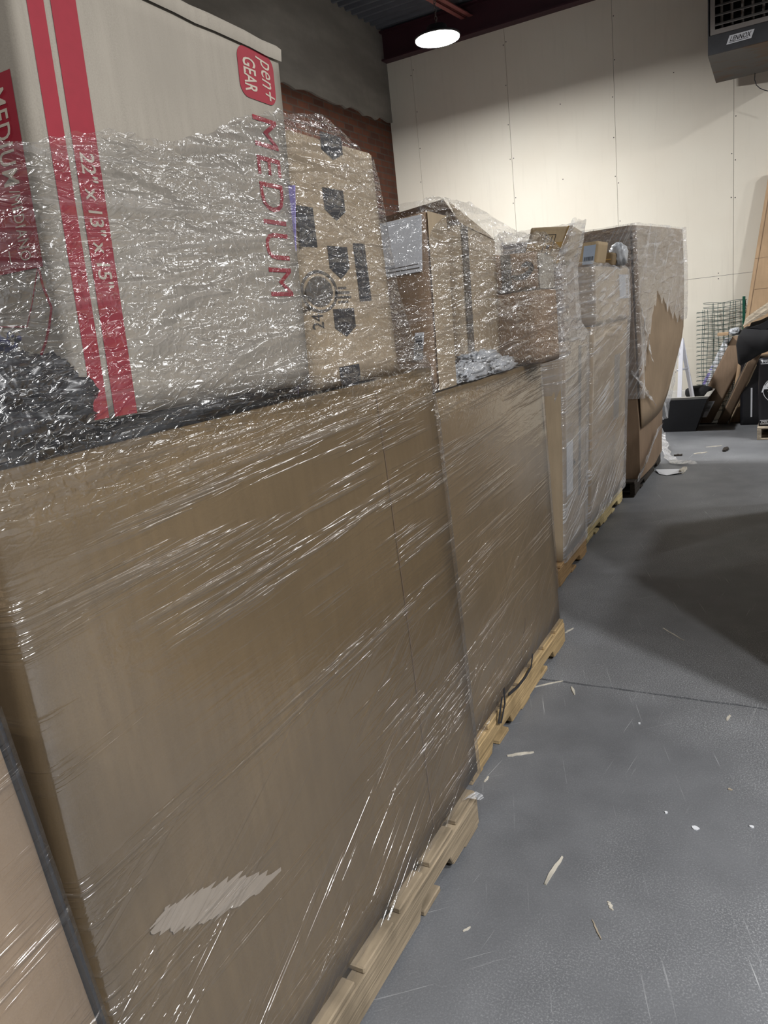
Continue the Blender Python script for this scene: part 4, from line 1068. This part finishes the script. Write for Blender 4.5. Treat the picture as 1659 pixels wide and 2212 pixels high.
# outer board sleeve with a rounded lower edge, standing proud of the lower box
def at5(Y, z, off):
    xa = np.interp(z, [l[0] for l in lv], [l[1] for l in lv]); xb = np.interp(z, [l[0] for l in lv], [l[2] for l in lv]); k = (Y - Y5a) / (Y5b - Y5a)
    return np.array([lerp(xa, xb, k) + .02 * math.sin(math.pi * k) + off, Y, z])
v = []; f = []; nn = 16
for i in range(nn + 1):
    Y = lerp(Y5a + .02, Y5b + .01, i / nn); k = i / nn
    zl = .52 + .02 * k + (.0 if k < .75 else .9 * (k - .75) ** 1.6)
    for j in range(13):
        z = lerp(zl, 2.0 * 1.0 if zt5 > 2.0 else zt5, j / 12); v += [at5(Y, z, .012), at5(Y, z, .020)]
for i in range(nn):
    for j in range(12):
        a = (i * 13 + j) * 2; b = ((i + 1) * 13 + j) * 2; f += [(a + 1, b + 1, b + 3, a + 3), (a, a + 2, b + 2, b)]
    a = (i * 13) * 2; b = ((i + 1) * 13) * 2; f.append((a, b, b + 1, a + 1)); a += 24; b += 24; f.append((a, a + 1, b + 1, b))
for i in (0, nn):
    for j in range(12):
        a = (i * 13 + j) * 2; f.append((a, a + 1, a + 3, a + 2))
put('outer_sleeve', v, f, M['sleeve'], t5, True, r5)
def dens5(x, y, z): return np.clip(.45 + .5 * np.clip((z - 1.5) / .3, 0, 1), 0, 1)
tear = [P5(x, y) for x, y in ((1383, 800), (1392, 740), (1400, 690), (1412, 635), (1428, 655), (1442, 678), (1458, 690), (1472, 686))]
def zb5(x, y):      # torn away over the lower front
    if x > -1.4 and y > Y5a + .03: return float(np.interp(y, [p[1] for p in tear], [p[2] for p in tear]) + .025 * math.sin(y * 47) + .018 * math.sin(y * 91 + 1))
    return .75 if x > -1.4 else 1.0
wrap('stretch_wrap', [
    (.7, [(at5(Y5a, .7, .05)[0], Y5a - .012), (at5(Y5b, .7, .05)[0], Y5b + .02), (-2.07, Y5b + .02), (-2.07, Y5a - .012)]),
    (1.3, [(at5(Y5a, 1.3, .05)[0], Y5a - .012), (at5(Y5b, 1.3, .05)[0], Y5b + .02), (-2.07, Y5b + .02), (-2.07, Y5a - .012)]),
    (1.6, [(at5(Y5a, 1.6, .05)[0], Y5a - .012), (at5(Y5b, 1.6, .05)[0], Y5b + .02), (-2.07, Y5b + .02), (-2.07, Y5a - .012)]),
    (zt5 + .012, [(at5(Y5a, zt5, .05)[0], Y5a - .012), (at5(Y5b, zt5, .05)[0], Y5b + .02), (-2.07, Y5b + .02), (-2.07, Y5a - .012)])],
    M['film5'], 'torn stretch film over the tall bulk box at the far end', step=.016, seed=5, amp=.005, dens=dens5, zbot=zb5, top_noise=.004, rad=.02)
wr5 = [o for o in col.objects if o.name.startswith('stretch_wrap')][-1]
base5 = np.array(wr5.location)
for k, (pp_, ws) in enumerate(((((1372, 655), (1382, 690), (1393, 730), (1402, 785)), (.03, .10, .06, .015)), (((1358, 800), (1372, 820), (1392, 850), (1410, 876)), (.08, .16, .12, .02)), (((1470, 690), (1462, 760), (1448, 840), (1432, 905)), (.05, .07, .08, .09)))):
    P = [P5(x, y) + np.array([.03, -.02, 0]) if k < 2 else AY(x, y, Y5b + .05) for x, y in pp_]
    ribbon('torn_shred', P, ws, M['film5'], wr5, 80 + k, base5, .012, (0, 1, 0) if k < 2 else (.6, .8, 0))
# film trailing on the floor
P = [AZ(1428, 940, .12), AZ(1436, 965, .05), AZ(1443, 985, .025), AZ(1455, 996, .02), AZ(1480, 1000, .02), AZ(1502, 1003, .015)]
o = ribbon('film_scrap', P, (.10, .10, .10, .12, .12, .04), M['film5'], None, 91, np.array([P[3][0], P[3][1], 0]), .014, (.5, .8, .1)); tag(o, 'crumpled strip of clear film trailing on the floor by the last pallet', 'plastic scrap')
P = [AX(1380, 1030, -1.03), AX(1398, 990, -1.02), AX(1412, 955, -1.02), AX(1428, 920, -1.0)]
o = ribbon('film_scrap', P, (.10, .12, .12, .06), M['film5'], None, 95, P[0], .012, (.3, 0, .9)); tag(o, 'loose clear film gathered along the foot of the tall torn box', 'plastic scrap')

# unseen boxes added right of the view to shade the middle of the floor
pallet(1.45, 2.38, 4.0, M['wood3'], 'unseen pallet under the nearer added shade box across the aisle', seed=8)
rim_box('nearer tall unseen bulk box added across the aisle for shade', 1.42, 1.43, 2.42, 3.96, 2.42, 3.96, 1.95, M['kraft2'], 19)
pallet(1.45, 4.12, 5.9, M['wood3'], 'unseen pallet under the farther added shade box across the aisle', seed=10)
rim_box('farther tall unseen bulk box added across the aisle for shade', 1.42, 1.43, 4.15, 5.86, 4.15, 5.86, 1.95, M['kraft5'], 20)

# ================================================================== CLUTTER AT THE BACK RIGHT
# wire fence panels leaning on the wall
tW = thing('wire_fence_panel', (-.78, 9.35, 0), 'green wire fence panel leaning against the cream back wall', 'fence panel'); rW = np.array(tW.location)
def fp(u, w, dy=0): return np.array([lerp(-1.03, -.52, u), 9.30 + w * .10 + dy, lerp(.12, 1.33, w)])
for layer, dy in ((0, 0), (1, .03)):
    g = G(); off = .018 * layer
    for k in range(9 if layer == 0 else 5):
        u = (.12 + .88 * k / 8) if layer == 0 else .15 + .8 * k / 4
        top = 1 if u > .25 else .95
        P = [fp(u, t, dy) + [.008 * math.sin(t * 9 + k), 0, 0] for t in np.linspace(0, top, 10)]; g.tube(P, .003, 5)
    for k in range(26):
        w = .02 + .98 * k / 25
        lo = 0 if w < .94 else .14
        P = [fp(u, w, dy) + [0, .006 * math.sin(u * 40), .012 * math.sin(u * 7 + layer * 2)] for u in np.linspace(lo, 1, 14)]; g.tube(P, .0028, 5)
    g.put('wire_mesh', M['wire_green'], tW, True, rW)
a = AY(1607, 640, 9.38); g = G().box(a[0] - .014, a[0] + .014, 9.375, 9.40, 0, a[2]); g.put('post', M['post_green'], tW, False, rW)
# mortar tub with white A-shaped legs standing in it
tub = thing('mixing_tub', (-1.1, 9.0, 0), 'black mixing tub with a pale crusted rim beside the last pallet', 'tub'); rT = np.array(tub.location)
def tubring(s, z, ex=0): return [(-1.42 - ex + s, 8.62 - ex + s, z), (-.86 + ex - s, 8.62 - ex + s, z), (-.86 + ex - s, 9.22 + ex - s, z), (-1.42 - ex + s, 9.22 + ex - s, z)]
def ringfaces(R):
    v = [p for r in R for p in r]; f = []
    for i in range(len(R) - 1):
        for k in range(4): f.append((i * 4 + k, i * 4 + (k + 1) % 4, (i + 1) * 4 + (k + 1) % 4, (i + 1) * 4 + k))
    return v, f
v, f = ringfaces([tubring(.12, .0), tubring(0, .38, .02)]); f.append((3, 2, 1, 0)); put('tub_shell', v, f, M['black_plastic'], tub, False, rT)
v, f = ringfaces([tubring(0, .37, .02), tubring(0, .395, .04), tubring(0, .40, .03), tubring(.02, .39, .0), tubring(.08, .30, 0)]); f.append((16, 17, 18, 19)); tag(put('rim_and_lining', v, f, M['mortar_tub'], tub, False, rT), 'pale crusted rim and inside', None)
tL = thing('white_trestle', (-1.08, 8.95, .30), 'white A shaped metal trestle standing in the mixing tub', 'trestle'); rL = np.array(tL.location)
ap = AY(1472, 735, 8.95)
for x, y in ((1497, 826), (1467, 842)):
    p = AY(x, y, 8.95 if x > 1480 else 8.80); p[2] = .312
    q = ap + [0, .0, .02]; d = p - q; g = G(); s = np.array([.022, 0, 0]); s2 = np.array([0, .012, 0])
    g.hexa([p - s - s2, p + s - s2, p + s + s2, p - s + s2, q - s - s2, q + s - s2, q + s + s2, q - s + s2]); g.put('leg', M['white_paint'], tL, False, rL)
cb_ = [AY(1462, 800, 8.9), AY(1488, 795, 8.95)]
G().tube([cb_[0], cb_[1]], .012, 8).put('cross_bar', M['white_paint'], tL, True, rL)
tag(blob('rubber_mat', (-.98, 9.1, .385), (.14, .09, .07), M['black_matte'], None, 31, .08, 2, 32, .33, np.array([-.98, 9.1, .33])), 'dark rounded rubber lump lying in the back of the mixing tub', 'rubber mat')

def leaner(name, base, top, width, thick, m, label, cat='cardboard box', seed=0, wdir=None):
    """flat carton leaning: base & top are the left edge of its front face"""
    base, top = np.array(base, float), np.array(top, float)
    wd = np.array([1, 0, 0.]) if wdir is None else np.array(wdir, float); wd /= np.linalg.norm(wd)
    up = top - base; nr_ = np.cross(wd, up); nr_ /= np.linalg.norm(nr_)      # points towards the camera (-Y)
    t = thing(name, (base + wd * width / 2), label, cat); rt = np.array(t.location); b = -nr_ * thick
    c = [base, base + wd * width, base + wd * width + b, base + b]; c8 = c + [p + up for p in c]
    lo = min(p[2] for p in c8)
    if lo < 0: c8 = [p + np.array([0, 0, -lo + .001]) for p in c8]
    return t, rt, c8
# broad carton leaning right
p0 = AZ(1488, 917); p1 = AY(1583, 728, 9.30)
t, rt, c8 = leaner('flat_carton', p0, p1, .24, .09, M['kraft5'], 'flat brown carton with a white label leaning against the wire panel', seed=1)
fr = Face(c8[0], c8[1], c8[5], c8[4])
carton('body', c8, M['kraft5'], t, .003, 8, 91, rt)
g = G(); print_rect(g, fr, .36, .07, .66, .26, .0042); lb = g.put('label', M['label'], t, False, rt); g = G(); barcode(g, fr, .42, .14, .60, .25, .0048, 4); g.put('barcode', M['ink'], lb, False, rt)
p0 = AZ(1488, 917) + np.array([-.075, .10, 0]); p1 = AY(1583, 728, 9.30) + np.array([-.085, .08, -.01])
t, rt, c8 = leaner('white_flat_box', p0, p1, .20, .03, M['paper'], 'white printed flat box showing along the left of the broad flat carton', seed=5)
carton('body', c8, M['paper'], t, .002, 6, 95, rt); fw_ = Face(c8[0], c8[1], c8[5], c8[4])
g = G(); print_rect(g, fw_, .0, .66, .14, .675, .003); print_rect(g, fw_, .0, .63, .14, .645, .003); print_rect(g, fw_, 0, .3, .16, .6, .003); g.put('printed_band', M['purple'], t, False, rt)
p0 = AY(1553, 718, 9.28); tag(bevel(G().box(p0[0] - .01, p0[0] + .10, 9.2, 9.32, p0[2] - .035, p0[2] - .005).put('board_offcut', M['kraftl'], None, False, p0), .004), 'small tan board offcut on top of the white sided flat carton', 'board')
p0 = AZ(1549, 917); p1 = AY(1624, 762, 8.92)
t, rt, c8 = leaner('narrow_carton', p0, p1, .10, .10, M['kraft5'], 'narrow brown carton leaning beside the broad flat carton', seed=2)
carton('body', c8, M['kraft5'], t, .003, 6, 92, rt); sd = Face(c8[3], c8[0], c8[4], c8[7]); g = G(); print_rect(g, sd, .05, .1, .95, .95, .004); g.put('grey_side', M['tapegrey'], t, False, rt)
p0 = AZ(1568, 917); p1 = AY(1630, 790, 9.0)
t, rt, c8 = leaner('thin_board', p0 + [.02, 0, 0], p1, .02, .10, M['kraft3'], 'thin pale board on edge beside the narrow leaning carton', 'board', seed=3)
carton('body', c8, M['kraft3'], t, .001, 4, 93, rt)
# tall leaning carton
p0 = np.array([-.74, 9.12, .0]); e0 = AY(1608, 700, 9.2); e1 = AY(1655, 410, 9.42); e0 = AY(1608, 700, 9.28); e1 = AY(1655, 410, 9.34); dd = (e1 - e0) / (e1[2] - e0[2])
p0 = e0 - dd * e0[2]; p1 = e1 + dd * .22
t, rt, c8 = leaner('tall_flat_carton', p0 + [0, -.0, 0], p1, .30, .07, M['kraftl'], 'tall tan flat carton leaning on the back wall at the right edge', seed=4)
carton('body', c8, M['kraftl'], t, .003, 10, 94, rt); fr = Face(c8[0], c8[1], c8[5], c8[4])
g = G(); print_line(g, fr, [(.12, .05), (.12, .98)], .004, .004); print_line(g, fr, [(.0, .66), (1, .66)], .003, .004); print_line(g, fr, [(.15, .54), (1, .54)], .003, .004); g.put('fold_line', M['kraftd'], t, False, rt)

# small pallet with printed black sacks and foam on top
ptb = pallet(-.345 + 1.10, 8.12, 8.95, M['wood6'], 'weathered pallet under the black printed sacks at the right edge', depth=1.10, seed=9)
def sack(x0, x1, y0, y1, z0, z1, label, seed):
    t = thing('black_sack', ((x0 + x1) / 2, (y0 + y1) / 2, z0), label, 'sack', 'black sacks on the right hand pallet'); rt = np.array(t.location)
    c8 = cbox(x0, x1, y0, y1, z0, z1); carton('body', c8, M['black_plastic'], t, .012, 10, seed, rt, .004); return t, rt, c8
t, rt, c8 = sack(-.335, .10, 8.2, 8.50, PT + .002, .79, 'black printed sack with a round white emblem standing at the right edge', 101)
fr = Face(c8[3], c8[0], c8[4], c8[7])
g = G()
for z in (.965, .915): print_rect(g, fr, .03, z, .97, z + .008, .015)
print_text(g, 'PREMIUM P', fr, .06, .932, .62, .957, .015, 'right')
for z in (.085, .03): print_rect(g, fr, .03, z, .97, z + .008, .015)
print_text(g, 'PREMIUM P', fr, .06, .048, .62, .076, .015, 'right')
def ring(a, b, r0, r1, n=32, A0=0, A1=360):
    W = np.linalg.norm(fr.c[1] - fr.c[0]); Hh = np.linalg.norm(fr.c[3] - fr.c[0])
    for k in range(n):
        t0, t1_ = [math.radians(lerp(A0, A1, (k + e) / n)) for e in (0, 1)]
        print_poly(g, fr, [(a + r * math.cos(tt) / W, b + r * math.sin(tt) / Hh) for r, tt in ((r0, t0), (r1, t0), (r1, t1_), (r0, t1_))], .0155)
ring(.36, .53, .118, .123, 32, 35, 320); ring(.36, .53, .085, .112, 32, 50, 170)
print_text(g, 'Family', fr, .05, .47, .80, .60, .016, 'right', font_shear=.2, bold=.01)
g.put('white_print', M['label'], t, False, rt)
t, rt, c8 = sack(-.335, .10, 8.52, 8.86, PT + .002, .76, 'plain black sack standing behind the emblem sack', 102)
# another sack standing on the floor in the shade
t = thing('black_sack', (-.41, 9.14, 0), 'black sack with small vertical white print, in the shade behind the leaning cartons', 'sack'); rt = np.array(t.location)
c8 = cbox(-.55, -.27, 9.05, 9.23, .001, .74); carton('body', c8, M['black_plastic'], t, .012, 8, 103, rt, .004)
f2 = Face(c8[3], c8[0], c8[4], c8[7]); g = G(); print_rect(g, f2, .36, .12, .42, .55, .0145); g.put('white_print', M['label'], t, False, rt)

# plywood sheet and foam roll on top
pa = AY(1607, 708, 8.45)
def prof_sweep(name, prof, y0, y1, m, parent, rt): return G().prism(prof, 'y', y0, y1).put(name, m, parent, True, rt)
tF = thing('foam_roll', (-.25, 8.4, .80), 'thick black foam sheet folded over the sacks at the right edge', 'foam sheet'); rF = np.array(tF.location)
Yf = 8.22
outl = [(1592, 765), (1594, 785), (1600, 790), (1622, 778), (1640, 766), (1665, 757), (1700, 750), (1700, 690), (1659, 712), (1640, 712), (1616, 710), (1604, 712), (1594, 726), (1590, 745)]
pr_ = [(AY(x, y, Yf)[0], AY(x, y, Yf)[2]) for x, y in outl]
mz = min(p[1] for p in pr_)
v = []; f = []; n = len(pr_); cx = sum(p[0] for p in pr_) / n; cz = sum(p[1] for p in pr_) / n
for s, y in ((.90, Yf - .03), (1, Yf), (1.02, Yf + .2), (1, Yf + .55), (.9, Yf + .6)):
    v += [(cx + (px - cx) * s, y, cz + (pz - cz) * s) for px, pz in pr_]
for i in range(4):
    for k in range(n): f.append((i * n + k, i * n + (k + 1) % n, (i + 1) * n + (k + 1) % n, (i + 1) * n + k))
f += [tuple(range(n))[::-1], tuple(range(4 * n, 5 * n))]
o = put('foam', v, f, M['black_matte'], tF, True, rF)
bm = bmesh.new(); bm.from_mesh(o.data); bmesh.ops.recalc_face_normals(bm, faces=bm.faces); bm.to_mesh(o.data); bm.free()
q = [AY(x, y, Yf + .02) for x, y in ((1604, 707), (1612, 700), (1700, 640), (1700, 655))]; q = [q[0], q[3], q[2], q[1]]
v = [p + [0, 0, .004] for p in q]; w_ = [p + np.array([0, .5, .06]) for p in v]
g = G().hexa([v[0], v[1], w_[1], w_[0], v[3], v[2], w_[2], w_[3]]); tag(g.put('plywood_sheet', M['wood6'], None, False, v[0]), 'thin plywood sheet lying slanted on the black foam at the right edge', 'board')
q = [AY(x, y, Yf + .01) for x, y in ((1618, 708), (1640, 702), (1700, 672), (1700, 700), (1650, 712))]
v = q; w_ = [p + np.array([0, .4, .03]) for p in q]; n = 5
g = G().add([*v, *w_], [tuple(range(5)), tuple(range(5, 10))[::-1]] + [(k, (k + 1) % 5, 5 + (k + 1) % 5, 5 + k) for k in range(5)])
g.put('upper_fold', M['black_matte'], tF, False, rF)
p = AY(1588, 716, 8.75); o = blob('film_bundle', (p[0], p[1], p[2]), (.05, .06, .03), M['white_bag'], None, 37, .45, 5, 40, None, p); tag(o, 'crumpled pale film bundle on top of the leaning narrow carton', 'plastic scrap')

# ================================================================== FLOOR LITTER
def sliver(p, q, w, hgt, label, m='splinter', name='wood_splinter', cat='splinter', group=None):
    a, b = AZ(*p), AZ(*q); d = b - a; L_ = np.linalg.norm(d); d /= L_; s = np.array([-d[1], d[0], 0]); n = 6; v = []; f = []
    rr = random.Random(int(p[0] * 7 + p[1]))
    for i in range(n + 1):
        t_ = i / n; c = a + d * L_ * t_ + s * rr.uniform(-.2, .2) * w; ww = w * (.25 + .75 * math.sin(math.pi * (.12 + .8 * t_))); h_ = hgt * rr.uniform(.7, 1.1)
        v += [c - s * ww / 2, c + s * ww / 2, c + s * ww * .4 + [0, 0, h_], c - s * ww * .4 + [0, 0, h_]]
    for i in range(n):
        for k in range(4): f.append((4 * i + k, 4 * i + (k + 1) % 4, 4 * i + 4 + (k + 1) % 4, 4 * i + 4 + k))
    f += [(3, 2, 1, 0), (4 * n, 4 * n + 1, 4 * n + 2, 4 * n + 3)]
    tag(put(name, v, f, M[m], None, False, (a + b) / 2), label, cat, group)
GS = 'wood splinters on the floor'
sliver((1176, 1911), (1215, 1852), .012, .004, 'long pale wood splinter lying alone in the middle of the foreground floor', group=GS)
sliver((1096, 1634), (1153, 1625), .014, .004, 'flat greyish splinter just right of the gap after the nearest pallet', group=GS)
sliver((1142, 1487), (1216, 1471), .009, .003, 'long white splinter lying along the floor joint by the second pallet', group=GS)
sliver((1234, 1484), (1242, 1501), .012, .004, 'short grey chip just below the floor joint beside the long white splinter', group=GS)
sliver((1220, 1368), (1238, 1357), .010, .003, 'pale sliver at the far corner of the honey coloured pallet', group=GS)
sliver((1432, 1357), (1477, 1384), .007, .002, 'thin grey sliver on open floor beyond the floor joint', group=GS)
sliver((1036, 1614), (1049, 1629), .014, .004, 'grey chip lying against the front of the honey coloured pallet', group=GS)
sliver((1314, 1948), (1323, 1967), .010, .003, 'small pale chip right of the long splinter in the foreground', group=GS)
sliver((1570, 1557), (1577, 1545), .010, .003, 'small white chip close below the right end of the floor joint', group=GS)
sliver((1280, 1988), (1298, 2030), .005, .003, 'thin dark sliver below the long pale splinter in the foreground', 'wood6', group=GS)
sliver((1000, 2012), (1017, 2003), .007, .002, 'white sliver near the bottom right corner of the nearest pallet', group=GS)
sliver((1046, 1690), (1056, 1677), .008, .002, 'tiny pale chip near the far end of the nearest pallet', group=GS)
sliver((1498, 981), (1528, 977), .03, .006, 'pale wood strip on the far floor behind the white paper', group=GS)
sliver((1525, 966), (1560, 963), .02, .005, 'farthest pale wood strip on the floor, before the leaning cartons', group=GS)
sliver((1562, 976), (1572, 968), .05, .02, 'small dark lump of rubbish on the far floor', 'wood5', 'debris_lump', 'debris')
sliver((1456, 985), (1474, 984), .04, .015, 'small dark scrap on the floor behind the trailing film', 'wood5', 'debris_lump', 'debris')
for k, (x, y, r_, lab) in enumerate(((1502, 1789, .010, 'largest pale flake on the bare floor at right'), (1439, 1756, .006, 'small pale flake left of the largest flake'), (1577, 1706, .006, 'dark grey flake far right on the floor'), (1381, 1563, .006, 'white speck in the middle of the floor below the joint'), (1625, 1787, .007, 'pale flake near the right edge of the floor'))):
    c = AZ(x, y); rr = random.Random(k); pr = [(c[0] + r_ * rr.uniform(.5, 1.3) * math.cos(a), c[1] + r_ * rr.uniform(.5, 1.3) * math.sin(a)) for a in np.linspace(0, 6.28, 8)[:-1]]
    tag(G().prism(pr, 'z', 0, .003).put('paint_flake', M['label'] if k != 2 else M['wood6'], None, False, c), lab, 'flake', 'flakes on the floor')
c = [AZ(x, y) for x, y in ((1416, 1018), (1470, 1014), (1476, 1024), (1440, 1028), (1424, 1025))]
v = [p + [0, 0, .004 + .012 * (i in (0, 2))] for i, p in enumerate(c)]; v += [p + [0, 0, .0015] for p in v]
tag(put('paper_sheet', v, [(0, 1, 2, 3, 4), (9, 8, 7, 6, 5)] + [(i, (i + 1) % 5, 5 + (i + 1) % 5, 5 + i) for i in range(5)], M['paper'], None, False, c[0]), 'white sheet of paper lying on the floor beyond the fourth pallet', 'paper')
c = AZ(1478, 1021); sliver((1470, 1024), (1482, 1014), .04, .03, 'small yellowish scrap standing beside the white paper sheet', 'splinter', 'paper_scrap', 'paper')
c = AX(1022, 1722, -.81); P = [c + np.array([-.012, -.02, .01]), c + np.array([.0, .0, .012]), c + np.array([.012, .012, -.004]), c + np.array([.02, .02, -.02])]
o = ribbon('film_scrap', P, (.03, .035, .03, .015), M['film5'], None, 99, P[0], .005, (.4, .8, .2)); tag(o, 'small torn scrap of film on the corner of the nearest pallet', 'plastic scrap')
